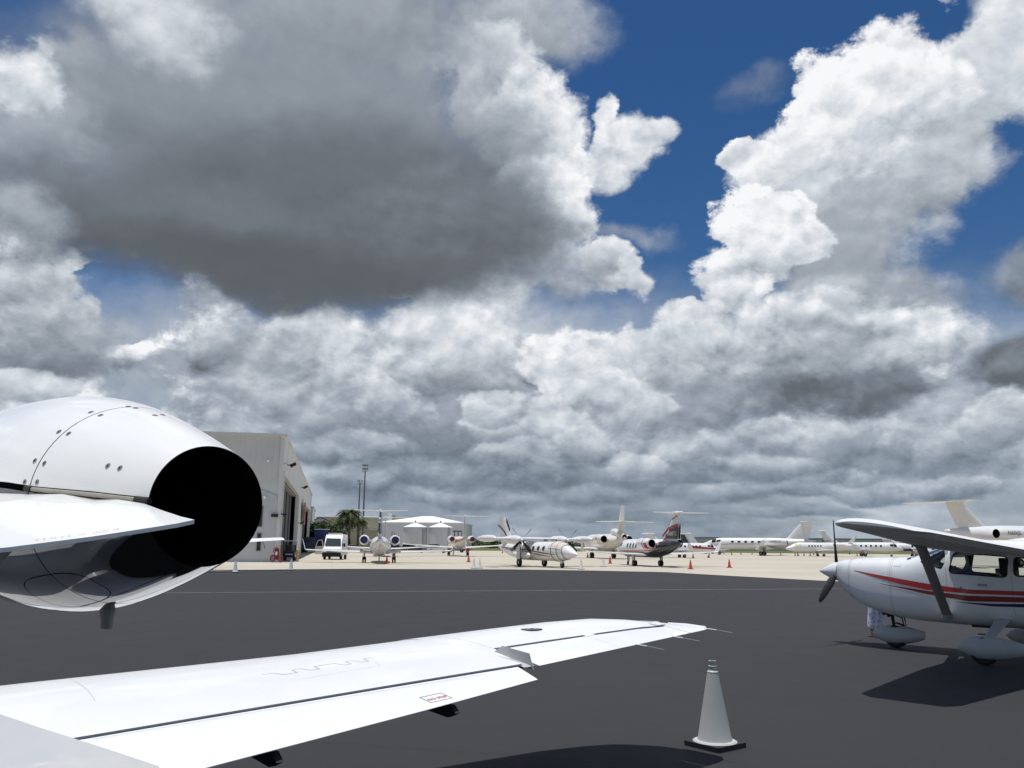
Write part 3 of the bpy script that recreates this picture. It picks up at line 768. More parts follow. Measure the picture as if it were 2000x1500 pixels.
    under(cowl('lower_cowl', 0.0, .646, lambda t: far(t) - 2 * pi + .004, bot1, M_metal))
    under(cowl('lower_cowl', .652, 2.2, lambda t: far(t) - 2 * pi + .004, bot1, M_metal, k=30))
    under(cowl('inlet_lip', 2.203, 2.38, lambda t: 0.0, lambda t: 2 * pi, M_chrome, k=8))
    b = MB(); b.lathe([(t, pr(t) - .007) for t in (0.012, .1, .25, .45, .65, .9, 1.3, 1.8, 2.2, 2.3)], N, A, 48); under(b.build('nacelle_core', M_gap, JET))
    # exhaust duct: rim, tube, turbine face and tail cone deep inside
    b = MB()
    b.lathe([(0.0, .209), (-0.003, .206), (0.002, .2035), (.12, .205), (.45, .215), (.9, .20)], N, A, 64, mi=0)
    b.lathe([(.9, .20), (.9, .001)], N, A, 64, mi=0)
    b.lathe([(.35, .002), (.5, .03), (.9, .08)], N, A, 24, mi=0)
    under(b.build('exhaust_duct', [M_black], JET, fix=False))
    b = MB(); b.lathe([(0.004, .2040), (.06, .2055), (.062, .200)], N, A, 64); under(b.build('exhaust_rim', mat('heat-stained liner', (0.006, 0.006, 0.006), .9, spec=0.05), JET, fix=False))
    b = MB(); b.lathe([(2.37, .36), (2.25, .335), (1.9, .33), (1.9, .001)], N, A, 40); under(b.build('inlet_duct', M_grey, JET, fix=False))
    # quarter-turn fasteners along the seam and one pair further aft
    def fpt(ja, jo, jz):
        p = jp(jo, ja, jz); t = (p - N).dot(A); r = (p - N - A * t); an = atan2(r.dot(W) * sg, r.dot(U)); return t, an
    base = None
    spots = [(.615, fpt(3.56, .818, 1.99)[1]), (.684, fpt(3.56, .818, 1.995)[1]), (.615, fpt(3.53, .897, 2.107)[1]), (.684, fpt(3.566, .887, 2.112)[1]),
             (.61, fpt(3.555, 1.0, 2.198)[1]), (.69, fpt(3.595, .993, 2.205)[1]), (.61, fpt(3.511, .813, 1.914)[1]), (.69, fpt(3.549, .80, 1.914)[1]),
             (.258, fpt(3.177, .95, 1.961)[1]), (.192, fpt(3.112, .972, 1.95)[1]), (.66, fpt(3.63, 1.12, 2.263)[1]), (.62, fpt(3.60, 1.136, 2.26)[1]), (.50, 1.62), (.47, 1.50)]
    for t, an in spots:
        n_ = (np_(t, an, .1) - np_(t, an)).normalized()
        sl = (np_(t + .02, an) - np_(t - .02, an)).normalized(); n_ = (sl.cross(n_)).cross(sl).normalized()
        if base is None:
            mb = MB(); mb.lathe([(.0012, .0003), (.0012, .0105), (-.002, .0125)], (0, 0, 0), (0, 0, 1), 16, mi=0)
            mb.box((0, 0, .0014), (.013, .002, .001), .6, 1); mb.box((0, 0, .0014), (.002, .013, .001), .6, 1)
            base = mb.build('fastener', [M_fast, M_gap], JET, smooth=0); o = base
        else: o = share(base)
        o.parent = nac; o.location = np_(t, an) + n_ * .0005
        o.rotation_euler = n_.to_track_quat('Z', 'Y').to_euler()
    # oil door scribed on the lower cowl, thin seams
    def nseam(pts, wd=.003, m=M_gap):
        mb = MB()
        for (t0, a0), (t1, a1) in zip(pts, pts[1:]):
            for i in range(4):
                x0, x1 = i / 4, (i + 1) / 4
                p, q = np_(lerp(t0, t1, x0), lerp(a0, a1, x0), .0012), np_(lerp(t0, t1, x1), lerp(a0, a1, x1), .0012)
                nn = (np_(t0, a0, .1) - np_(t0, a0)).normalized(); sd = (q - p).cross(nn).normalized() * wd / 2
                mb.poly([p - sd, q - sd, q + sd, p + sd])
        return under(mb.build('cowl_seam', m, JET, smooth=0, fix=False))
    ov = []
    for k in range(29):
        an = 2 * pi * k / 28; ov.append((.70 + .24 * math.copysign(abs(cos(an))**.7, cos(an)), -1.05 + .28 * math.copysign(abs(sin(an))**.7, sin(an))))
    nseam(ov)
    nseam([(.03, -1.32), (.5, -1.32), (1.6, -1.32)], .002)
    # drain mast under the nacelle
    t = .95; p = np_(t, -pi / 2 - .12, -.012); mb = MB()
    rr = [[p + Vector((x * s_ * .029, y * s_ * .045 - d * .2, -d * 1.12)) for x, y in [(cos(2*pi*k/12), sin(2*pi*k/12)) for k in range(12)]] for d, s_ in ((-.01, 1.2), (.012, 1.1), (.06, .8), (.064, .84), (.078, .76))]
    mb.loft(rr); under(mb.build('drain_mast', M_grey, JET))
    # pylon between fuselage and nacelle, tapering aft to a sharp corner beyond the cowl
    def prow(o, te_a, te_z, top):
        r = []
        ups = [(te_a, te_z)] + top
        for a_, z_ in ups: r.append(jp(o, a_, z_))
        low = [(a_, z_ - lerp(.012, .26, min(1, (a_ - te_a) / 1.4))) for a_, z_ in reversed(ups)]
        for a_, z_ in low: r.append(jp(o, a_, z_))
        return r
    rows = [prow(.30, 2.62, 1.655, [(2.85, 1.685), (3.15, 1.72), (3.5, 1.76), (3.9, 1.79), (4.4, 1.78)]),
            prow(.55, 2.60, 1.683, [(2.80, 1.715), (3.08, 1.755), (3.4, 1.80), (3.80, 1.84), (4.3, 1.83)]),
            prow(.74, 2.56, 1.713, [(2.76, 1.745), (3.02, 1.785), (3.38, 1.84), (3.78, 1.88), (4.3, 1.87)]),
            prow(.86, 2.535, 1.735, [(2.74, 1.768), (3.0, 1.812), (3.36, 1.868), (3.72, 1.90), (4.3, 1.89)]),
            prow(.955, 2.515, 1.753, [(2.72, 1.788), (3.0, 1.836), (3.30, 1.862), (3.7, 1.87), (4.3, 1.86)]),
            prow(1.0, 2.497, 1.765, [(2.60, 1.776), (2.75, 1.797), (2.93, 1.825), (3.4, 1.83), (4.3, 1.83)])]
    mb = MB(); mb.loft(rows); pyl = mb.build('engine_pylon', M_white, JET, smooth=50); pyl.scale = nac.scale; pyl.location = nac.location
    # weathered seal between pylon and upper cowl, black end piece
    mb = MB(); mb.tube([np_(t, rt(t), -.001) for t in (.06, .15, .25, .35, .45, .55, .63)], .0085, 8); under(mb.build('pylon_seal', M_seal, JET))
    mb = MB(); mb.tube([np_(t, rt(t), .0) for t in (-.01, .03, .06)], .0105, 8); under(mb.build('pylon_end_seal', M_dark, JET)); mb = MB(); mb.tube([np_(t, rt(t), .0) for t in (.63, .65, .67)], .0115, 8); under(mb.build('pylon_end_seal', M_dark, JET))
    # placard of tiny print along the pylon's trailing edge
    mb = MB()
    for k in range(26):
        if rnd.random() < .25: continue
        o = .62 + k * .0085; a_ = interp([(.55, 2.64), (.86, 2.575)], o)[0]; z_ = interp([(.55, 1.6905), (.74, 1.7205), (.86, 1.7425)], o)[0] + .001
        mb.box(jp(o, a_, z_ + .0012), (.0045, .007, .0006), 0.1)
    tag(mb.build('placard_print', M_ltext, pyl, smooth=0), kind='stuff')
    # landing gear
    for x, y in ((1.9, 5.05), (-1.9, 5.05)):
        mb = MB(); p = jp(x, y, 0)
        mb.tube([p + Vector((0, 0, .85)), p + Vector((0, 0, .30))], .045, 10, 1); mb.tube([p + Vector((0, .25, .7)), p + Vector((0, 0, .35))], .02, 8, 1)
        wheel(mb, p + Vector((.0, 0, .24)), .24, .16, mi_t=0, mi_h=1); mb.build('main_gear', [M_tyre, M_steel], JET)
    mb = MB(); p = jp(0, 11.2, 0); mb.tube([p + Vector((0, 0, .75)), p + Vector((0, .05, .2))], .035, 10, 1); wheel(mb, p + Vector((0, .05, .2)), .2, .13); mb.build('nose_gear', [M_tyre, M_steel], JET)
    # port engine, fin and tailplane stand outside the picture
    mb = MB(); mb.lathe([(t * ES, r * ES) for t, r in prof], jp(-.83, 2.0, 1.785), (0.054, .9977, .039), 32); mb.lathe([(.05, .001), (.05, .135), (0, .142)], jp(-.83, 2.0, 1.785), (0.054, .9977, .039), 32, mi=1); mb.build('engine', [M_white, M_black], JET, fix=False)
    mb = MB(); mb.loft([wing_ring(jp(0, a_, z_), c, .10, vert=True, cam=0) for a_, z_, c in ((3.6, 2.0, 2.2), (2.6, 2.6, 1.6), (1.9, 4.0, 1.25))]); mb.build('fin', M_white, JET)
    mb = MB(); mb.loft([wing_ring(jp(x, a_, 4.05), c, .09, cam=0) for x, a_, c in ((-2.4, 1.2, .55), (0, 1.75, .95), (2.4, 1.2, .55))]); mb.build('tailplane', M_white, JET)
build_jet()

# ------------------------------------------------------------------ the high-wing light aircraft on the right
M_trim = mat('sun-worn white paint', (0.74, 0.755, 0.76), 0.33, coat=0.55, var=0.05, vscale=2.0, rvar=0.06, dirt=((0.36, 0.35, 0.32), 5.0, 0.60, 0.30))
M_wing = mat('chalked white wing paint', (0.66, 0.67, 0.67), 0.6, spec=0.25, var=0.06, vscale=2.0)
M_strut = mat('grey strut paint', (0.28, 0.285, 0.285), 0.5, var=0.06)
M_pant = mat('grey-white fairing paint', (0.42, 0.44, 0.44), 0.45, var=0.07, vscale=4, dirt=((0.20, 0.19, 0.17), 7.0, 0.58, 0.4))
M_pane = None
def clear_glass():
    m = bpy.data.materials.new('clear acrylic'); m.use_nodes = True; nt = m.node_tree
    for n in list(nt.nodes): nt.nodes.remove(n)
    out = nt.nodes.new('ShaderNodeOutputMaterial'); g = nt.nodes.new('ShaderNodeBsdfGlossy'); t = nt.nodes.new('ShaderNodeBsdfTransparent'); mx = nt.nodes.new('ShaderNodeMixShader')
    g.inputs['Roughness'].default_value = 0.03; t.inputs['Color'].default_value = (0.80, 0.84, 0.83, 1)
    fr = nt.nodes.new('ShaderNodeFresnel'); fr.inputs['IOR'].default_value = 1.5
    nt.links.new(fr.outputs[0], mx.inputs[0]); nt.links.new(t.outputs[0], mx.inputs[1]); nt.links.new(g.outputs[0], mx.inputs[2]); nt.links.new(mx.outputs[0], out.inputs[0])
    return m
M_pane = clear_glass()
M_seat = mat('dark seat fabric', (0.03, 0.03, 0.035), 0.8, var=0.2, vscale=20)
M_panel = mat('cabin lining', (0.10, 0.10, 0.105), 0.8)

def build_light_aircraft(detail=True):
    T = thing('light_aircraft', 'white high-wing propeller aircraft with red stripes parked at the right edge', 'airplane', (6.75, 15.4, 0), -45)
    # fuselage: (y, z centre, half width, half height)
    st = [(-6.9, 1.48, .04, .10), (-6.2, 1.44, .10, .20), (-5.0, 1.36, .20, .33), (-4.0, 1.29, .31, .45), (-3.2, 1.22, .44, .58), (-2.6, 1.18, .52, .67),
          (-1.9, 1.16, .55, .69), (-1.3, 1.16, .55, .69), (-.9, 1.10, .55, .62), (-.35, 1.035, .53, .525), (.1, 1.065, .49, .48), (.45, 1.11, .43, .41), (.75, 1.20, .33, .29), (.90, 1.265, .22, .20)]
    hull = Hull(st, ex=3.2, n=64, sub=5)
    def wprism(pts, d):    # rounded opening through one side
        mb = MB(); mb.prism([(d * 0.15, y, z) for y, z in pts], (d * 1.0, 0, 0)); return mb
    def rounded(pts, r=.07, k=4):
        out = []; n = len(pts)
        for i in range(n):
            p = Vector(pts[i]); a = Vector(pts[i-1]) - p; b = Vector(pts[(i+1) % n]) - p
            ra = min(r, a.length * .45); rb = min(r, b.length * .45); A_, B_ = p + a.normalized() * ra, p + b.normalized() * rb
            for j in range(k + 1):
                t = j / k; out.append(tuple((1-t)**2 * A_ + 2*t*(1-t) * p + t*t * B_))
        return out
    door = rounded([(-1.13, 1.315), (-1.22, 1.645), (-2.02, 1.585), (-1.98, 1.265)])
    rear = rounded([(-2.085, 1.29), (-2.10, 1.58), (-2.72, 1.52), (-2.66, 1.29)])
    quart = rounded([(-.66, 1.475), (-1.02, 1.36), (-1.09, 1.50), (-1.07, 1.73), (-.98, 1.74)], .04)
    b = MB(); hull.shell(b); body = b.build('fuselage', [M_trim, M_panel], T, smooth=45)
    so = body.modifiers.new('s', 'SOLIDIFY'); so.thickness = .018; so.offset = -1; so.material_offset = 1
    cut = []
    for pts in (door, rear, quart):
        for d in (1, -1): cut.append(wprism(pts, d).build('cut', M_trim, T, smooth=0))
    # windscreen opening: a wedge across the nose of the cabin
    mb = MB(); mb.prism([(-.49, -.42, 1.50), (-.49, -1.10, 1.79), (-.49, -.98, 2.2), (-.49, -.1, 1.9)], (.98, 0, 0)); cut.append(mb.build('cut', M_trim, T, smooth=0))
    for c in cut:
        md = body.modifiers.new('b', 'BOOLEAN'); md.operation = 'DIFFERENCE'; md.object = c; md.solver = 'EXACT'
    bpy.context.view_layer.update()
    me = bpy.data.meshes.new_from_object(body.evaluated_get(bpy.context.evaluated_depsgraph_get()))
    body.modifiers.clear(); body.data = me
    for c in cut: bpy.data.objects.remove(c)
    # cabin roof rises to the wing
    mb = MB(); mb.loft([[(x, y, z) for x, z in ((-w_, zt - .06), (-w_ * .8, zt), (w_ * .8, zt), (w_, zt - .06), (w_, zt - .18), (-w_, zt - .18))] for y, zt, w_ in ((-1.06, 1.74, .40), (-1.3, 1.79, .44), (-2.0, 1.77, .44), (-2.75, 1.72, .40), (-3.3, 1.64, .30))])
    mb.build('cabin_roof', M_trim, T)
    # glazing
    def pane(pts, sgn, name, frame=True):
        mb = MB(); P = [hull.side(y, z, sgn, -.012) for y, z in pts]; c = sum(P, Vector()) / len(P); mb.add([c] + P, [(0, k + 1, (k + 1) % len(P) + 1) for k in range(len(P))])
        g = mb.build(name, M_pane, T, smooth=0, fix=False)
        if frame:
            mb = MB(); Q = [hull.side(y, z, sgn, .004) for y, z in pts]; mb.tube(Q + [Q[0]], .010, 6, cap=False); f_ = mb.build('window_seal', M_dark, g)
    for s in (-1, 1):
        pane(door, s, 'door_window'); pane(rear, s, 'rear_window'); pane(quart, s, 'quarter_window', False)
    mb = MB(); rows = []
    for i in range(9):
        t = i / 8; y = lerp(-.40, -1.10, t); z = lerp(1.545, 1.77, t**.85); w_ = lerp(.44, .47, t)
        rows.append([(w_ * sin(pi / 2 * k / 6), y - .28 * (abs(k) / 6)**2 * (1 - t), z - (0.02 + .05 * (1 - t)) * (abs(k) / 6)**2 - .10 * (abs(k) / 6)**6) for k in range(-6, 7)])
    V = [v for r in rows for v in r]; mb.add(V, [(i*13+k, i*13+k+1, (i+1)*13+k+1, (i+1)*13+k) for i in range(8) for k in range(12)]); mb.build('windscreen', M_pane, T, smooth=60, fix=False)
    mb = MB(); mb.tube([(-.47, -1.13, 1.42), (-.46, -1.10, 1.62), (-.44, -1.09, 1.74)], .03, 8); mb.build('door_post', M_trim, T); mb = MB(); mb.tube([(.47, -1.13, 1.42), (.46, -1.10, 1.62), (.44, -1.09, 1.74)], .03, 8); mb.build('door_post', M_trim, T)
    # cabin: glare shield, seats, floor
    mb = MB(); mb.box((0, -.72, 1.36), (.96, .42, .10)); mb.box((0, -.90, 1.24), (.96, .06, .32)); mb.build('instrument_panel', M_seat, T)
    for x, y in ((-.25, -1.85), (.25, -1.85)):
        mb = MB(); mb.box((x, y + .28, .86), (.42, .48, .12)); mb.box((x, y, 1.14), (.40, .10, .52)); mb.box((x, y - .03, 1.48), (.22, .09, .17)); mb.tube([(x - .06, y - .02, 1.35), (x - .06, y - .03, 1.45)], .008, 6); mb.tube([(x + .06, y - .02, 1.35), (x + .06, y - .03, 1.45)], .008, 6)
        mb.build('seat', M_seat, T)
    mb = MB(); mb.box((0, -2.62, .90), (.98, .45, .12)); mb.box((0, -2.86, 1.15), (.98, .10, .46)); mb.build('rear_bench', M_seat, T)
    mb = MB(); mb.tube([(-.16, -1.02, 1.34), (-.33, -1.02, 1.44), (-.33, -1.02, 1.34)], .014, 6); mb.build('control_yoke', M_dark, T)
    # spinner and propeller
    mb = MB(); mb.lathe([(0, .175), (.08, .165), (.2, .12), (.32, .06), (.40, .012), (.405, .001)], (0, .925, 1.275), (0, 1, .0), 28); sp_ = mb.build('spinner', M_trim, T)
    pr_ = thing('propeller', None, None); pr_.parent = T; pr_.location = (0, .99, 1.275); pr_.rotation_euler = (0, 0, 0)
    def blade(an):
        rings = []
        for r, c, tw, th in ((.10, .055, 1.0, .5), (.18, .10, .9, .22), (.35, .145, .65, .13), (.6, .14, .42, .09), (.82, .115, .30, .08), (.91, .08, .26, .08), (.945, .03, .25, .1)):
            ring = []
            for k in range(10):
                q = 2 * pi * k / 10; x, y = c / 2 * cos(q), c * th * sin(q)
                x, y = x * cos(tw) - y * sin(tw), x * sin(tw) + y * cos(tw)
                v = Vector((x, y, r)); ring.append(Matrix.Rotation(an, 3, 'Y') @ v)
            rings.append(ring)
        mb = MB(); mb.loft(rings); o = mb.build('blade', M_dark, pr_); return o
    for k_ in (-2, 118, 237): blade(radians(k_))
    mb = MB(); mb.lathe([(-.06, .175), (0, .178)], (0, .93, 1.275), (0, 1, 0), 28, cap=(True, True)); mb.build('back_plate', M_gap, T)
    # stripes that sweep back along the side
    U1 = [(-6.2, 1.35), (-2.2, 1.065), (-1.4, 1.06), (-.78, 1.13), (-.29, 1.20), (.2, 1.27), (.5, 1.315)]; L1 = [(-6.2, 1.29), (-2.2, 1.00), (-1.4, .995), (-.78, 1.03), (-.29, 1.115), (.2, 1.235), (.5, 1.31)]
    U2 = [(-6.2, 1.27), (-2.2, .975), (-1.4, .965), (-.8, 1.01), (-.3, 1.065), (.02, 1.105)]; L2 = [(-6.2, 1.20), (-2.2, .90), (-1.4, .875), (-.8, .955), (-.3, 1.045), (.02, 1.10)]
    U3 = [(-6.2, 1.18), (-2.2, .875), (-1.74, .855), (-1.2, .86)]; L3 = [(-6.2, 1.15), (-2.2, .825), (-1.74, .815), (-1.2, .855)]
    for U_, L_, y1, m_ in ((U1, L1, .5, M_red), (U2, L2, .02, M_dred), (U3, L3, -1.2, M_navy)):
        for s in (-1, 1):
            mb = MB(); hull.stripe(mb, -6.2, y1, lambda y: interp(L_, y)[0], lambda y: interp(U_, y)[0], s, n=48); mb.build('stripe', m_, T, smooth=60, fix=False)
    # cowling and door seams, rivet rows, latch
    mb = MB()
    for y in (-.16, .62):
        rr = [hull.pt(y, 2 * pi * k / 48, .0025) for k in range(49)]; r2 = [hull.pt(y - .006, 2 * pi * k / 48, .0025) for k in range(49)]
        mb.add(rr + r2, [(k, k + 1, k + 50, k + 49) for k in range(48)])
    for pts in ([(-1.09, .62), (-1.09, 1.40)], [(-2.04, .60), (-2.06, 1.62)]):
        for s in (-1, 1):
            P = [hull.side(lerp(pts[0][0], pts[1][0], k / 10), lerp(pts[0][1], pts[1][1], k / 10), s, .003) for k in range(11)]
            mb.add(P + [p + Vector((0, .005, 0)) for p in P], [(k, k + 1, k + 12, k + 11) for k in range(10)])
    tag(mb.build('panel_seams', M_line, T, smooth=0, fix=False), kind='stuff')
    mb = MB()
    for y in (-.13, -.19, .59):
        for k in range(40):
            a_ = pi * .5 + pi * (k + .5) / 40; p = hull.pt(y, a_, .002); mb.box(p, (.006, .006, .006))
    tag(mb.build('rivets', M_grey, T, smooth=0), kind='stuff')
    mb = MB(); mb.box(hull.side(-1.62, 1.14, -1, .006), (.012, .13, .035)); mb.build('door_handle', M_grey, T); mb = MB(); mb.box(hull.side(-1.30, 1.09, -1, .005), (.012, .03, .03)); mb.build('door_latch', M_grey, T)
    mb = MB(); hull.window(mb, -.28, 1.43, .12, .06, -1, off=.004, p=8); mb.build('oil_door', M_trim, T, smooth=0, fix=False)
    # wing: constant chord to the strut, then tapering
    def sec(x): 
        ax = abs(x); le = interp([(0, -1.14), (2.6, -1.18), (5.35, -1.44), (5.52, -1.62)], ax)[0]; te = interp([(0, -2.80), (2.6, -2.80), (5.35, -2.56), (5.52, -2.45)], ax)[0]
        z = interp([(0, 1.69), (2.2, 1.80), (4, 1.92), (5, 1.98), (5.5, 2.005)], ax)[0]; return le, te, z
    def wr(x, th=.12):
        le, te, z = sec(x); zt = interp([(0, 1.62), (2.66, 1.70), (4.7, 1.84), (5.38, 1.885), (5.55, 1.90)], abs(x))[0]; return wing_ring((x, le, z), le - te, th, n=12, cam=.02, inc=math.atan2(z - zt, le - te))
    mb = MB(); mb.loft([wr(x) for x in (-5.3, -4.4, -3.5, -2.6, -1.5, -.45)])
    mb.loft([wr(-5.3), wr(-5.36, .125), wr(-5.44, .11), wr(-5.50, .085), wr(-5.53, .04)]); wingp = mb.build('wing', M_wing, T, smooth=45)
    mb.mirror().build('wing', M_wing, T, smooth=45)
    mb = MB(); mb.loft([wr(x) for x in (-.448, 0, .448)]); mb.build('wing_centre', M_wing, T, smooth=45)
    # stiffening beads and hinge line under the wing
    for s in (-1, 1):
        mb = MB()
        for x in [0.7 + .24 * k for k in range(19)]:
            le, te, z = sec(x); ch = le - te
            zt = interp([(0, 1.62), (2.66, 1.70), (4.7, 1.84), (5.38, 1.885)], x)[0]; p = Vector((s * x, te + .03, zt - .006)); q = Vector((s * x, te + .42, lerp(zt, z, .42 / ch) - .040))
            mb.tube([p, q], .008, 5)
        tag(mb.build('flap_bead', M_trim, T), kind=None)
    # tip light: red lens in a chromed housing
    mb = MB(); p = Vector((-5.50, -1.74, 2.0)); mb.lathe([(-.09, .004), (-.05, .022), (.02, .018), (.05, .010)], p + Vector((0, -.04, 0)), (0, 1, 0), 14, mi=0); mb.lathe([(-.02, .018), (.02, .020), (.05, .012), (.06, .002)], p + Vector((-.01, .02, 0)), (0, 1, 0), 14, mi=1); mb.build('tip_light', [M_steel, M_red], T)
    # struts
    for s in (-1, 1):
        a_, b_ = Vector((s * .50, -1.04, .63)), Vector((s * 2.74, -1.50, 1.775)); mb = MB(); d = (b_ - a_).normalized(); rings = []
        for t in (0, .5, 1):
            c_ = a_.lerp(b_, t); rings.append([c_ + Vector((0, 1, 0)) * (.078 * cos(2*pi*k/14)) + Vector((-d.z * s, 0, abs(d.x))).normalized() * (.022 * sin(2*pi*k/14)) for k in range(14)])
        mb.loft(rings); st_ = mb.build('wing_strut', M_strut, T)
        mb = MB(); mb.tube([a_ + Vector((0, -.0, -.02)), a_ + d * .06], [.09, .06], 12); mb.build('strut_fairing', M_strut, st_)
        mb = MB(); mb.tube([b_ - d * .15, b_ + Vector((0, 0, .02))], [.05, .11], 12); mb.build('strut_fairing', M_strut, st_)
    # nose gear
    def pant(c, L, R, H, name, m=M_trim, flat=False):
        x, y, z = c; rings = []
        for f, w_, h, dz in ((0, .06, .07, .01), (.06, .35, .42, .01), (.16, .7, .75, .01), (.32, 1, 1, 0), (.5, 1, 1, 0), (.7, .85, .86, .01), (.88, .55, .62, .02), (1, .22, .40, .03)):
            yy = y + L * (.45 - f); rings.append([Vector((x + R * w_ * cos(2*pi*k/20), yy, z + dz + H * h * (sin(2*pi*k/20) if sin(2*pi*k/20) > 0 else .85 * sin(2*pi*k/20)))) for k in range(20)])
        mb = MB(); mb.loft(rings); return mb.build(name, m, T, smooth=50)
    mb = MB(); wheel(mb, (0, 0, .19), .19, .13); mb.build('nose_wheel', [M_tyre, M_steel], T)
    pant((0, 0, .205), .88, .11, .175, 'nose_wheel_fairing', M_pant)
    mb = MB(); mb.tube([(0, .02, .34), (0, .05, .62)], .028, 10); mb.tube([(-.03, -.02, .42), (-.05, -.17, .38), (-.05, -.14, .52)], .012, 8); mb.tube([(.03, -.02, .42), (.05, -.17, .38), (.05, -.14, .52)], .012, 8); mb.tube([(-.05, -.14, .52), (-.04, -.0, .56)], .012, 8); mb.build('nose_strut', M_dark, T)
    mb = MB(); mb.tube([(-.10, .22, .72), (-.12, .12, .56)], .035, 10); mb.tube([(-.02, .16, .66), (-.03, .08, .52)], .03, 10); mb.build('exhaust_pipe', M_dark, T)
    for s in (-1, 1):
        mb = MB(); wheel(mb, (s * 1.27, -1.78, .20), .20, .15); mb.build('main_wheel', [M_tyre, M_steel], T)
        pant((s * 1.27, -1.84, .225), 1.0, .13, .185, 'main_wheel_fairing', M_pant)
        mb = MB(); rings = []
        for x, y, z, w_ in ((.45, -1.84, .62, .12), (.62, -1.86, .58, .105), (.85, -1.85, .50, .09), (1.1, -1.84, .42, .08), (1.25, -1.83, .36, .075)):
            rings.append([Vector((s * x, y + w_ * cos(2*pi*k/12), z + .022 * sin(2*pi*k/12))) for k in range(12)])
        mb.loft(rings); lg = mb.build('gear_leg', M_pant, T)
        mb = MB(); mb.box((s * 1.0, -1.72, .42), (.10, .16, .012)); mb.build('boarding_step', M_dark, lg)
    mb = MB(); mb.box((-.1, -1.5, .475), (.3, .36, .04)); mb.build('belly_fairing', M_dark, T)
    # tail
    mb = MB(); mb.loft([wing_ring((0, y, z), c, .09, vert=True, cam=0) for y, z, c in ((-4.6, 1.62, 2.3), (-5.6, 1.75, 1.45), (-6.3, 2.4, 1.0), (-6.6, 2.70, .8))]); mb.build('fin', M_trim, T)
    for s in (-1, 1):
        mb = MB(); mb.loft([wing_ring((s * x, y, 1.52), c, .09, cam=0) for x, y, c in ((0, -5.6, 1.2), (1.72, -5.85, .85))]); mb.build('tailplane', M_trim, T)
    return T
LIGHT = build_light_aircraft()
# its neighbour, mostly hidden by the near engine
L2_ = copy_tree(LIGHT)
L2_.location = (-20.5, 55.5, 0); L2_.rotation_euler = (0, 0, radians(22))
tag(L2_, 'high-wing light aircraft hidden behind the big black exhaust, one thin wing tip showing', 'airplane')
mb = MB(); mb.tube([(4.2, -1.7, 1.98), (4.23, -1.7, 1.80), (4.36, -1.7, 1.6), (4.40, -1.7, 1.35)], .02, 6); mb.build('tie_down_strap', M_dark, L2_)

# ------------------------------------------------------------------ person behind the nose of the light aircraft
M_skin = mat('skin', (0.42, 0.24, 0.17), 0.5)
def cloth_print():
    m = mat('white trousers with blue print', (0.62, 0.63, 0.72), 0.85); nt = m.node_tree; b = nt.nodes['Principled BSDF']
    v = nt.nodes.new('ShaderNodeTexCoord').outputs['Object']; n = noise(nt, v, 22.0, 3, 0.5, dist=1.5)
    nt.links.new(mixc(nt, n.step(0.52, 0.60), (0.74, 0.76, 0.86), (0.28, 0.33, 0.62)), b.inputs['Base Color']); return m
def skin_body(name, verts, edges, radii, m, parent, root=0, sub=2):
    me = bpy.data.meshes.new(name); me.from_pydata(verts, edges, []); o = bpy.data.objects.new(name, me); COL.objects.link(o); o.parent = parent
    sk = o.modifiers.new('skin', 'SKIN'); sk.use_smooth_shade = True
    if not me.skin_vertices: me.skin_vertices.new(name='s')
    for i, r in enumerate(radii):
        me.skin_vertices[0].data[i].radius = r if isinstance(r, tuple) else (r, r)
        me.skin_vertices[0].data[i].use_root = (i == root)
    ss = o.modifiers.new('ss', 'SUBSURF'); ss.levels = sub; ss.render_levels = sub
    bpy.context.view_layer.update()
    m2 = bpy.data.meshes.new_from_object(o.evaluated_get(bpy.context.evaluated_depsgraph_get())); o.modifiers.clear(); o.data = m2
    m2.materials.clear(); m2.materials.append(m); m2.polygons.foreach_set('use_smooth', [True] * len(m2.polygons))
    return o
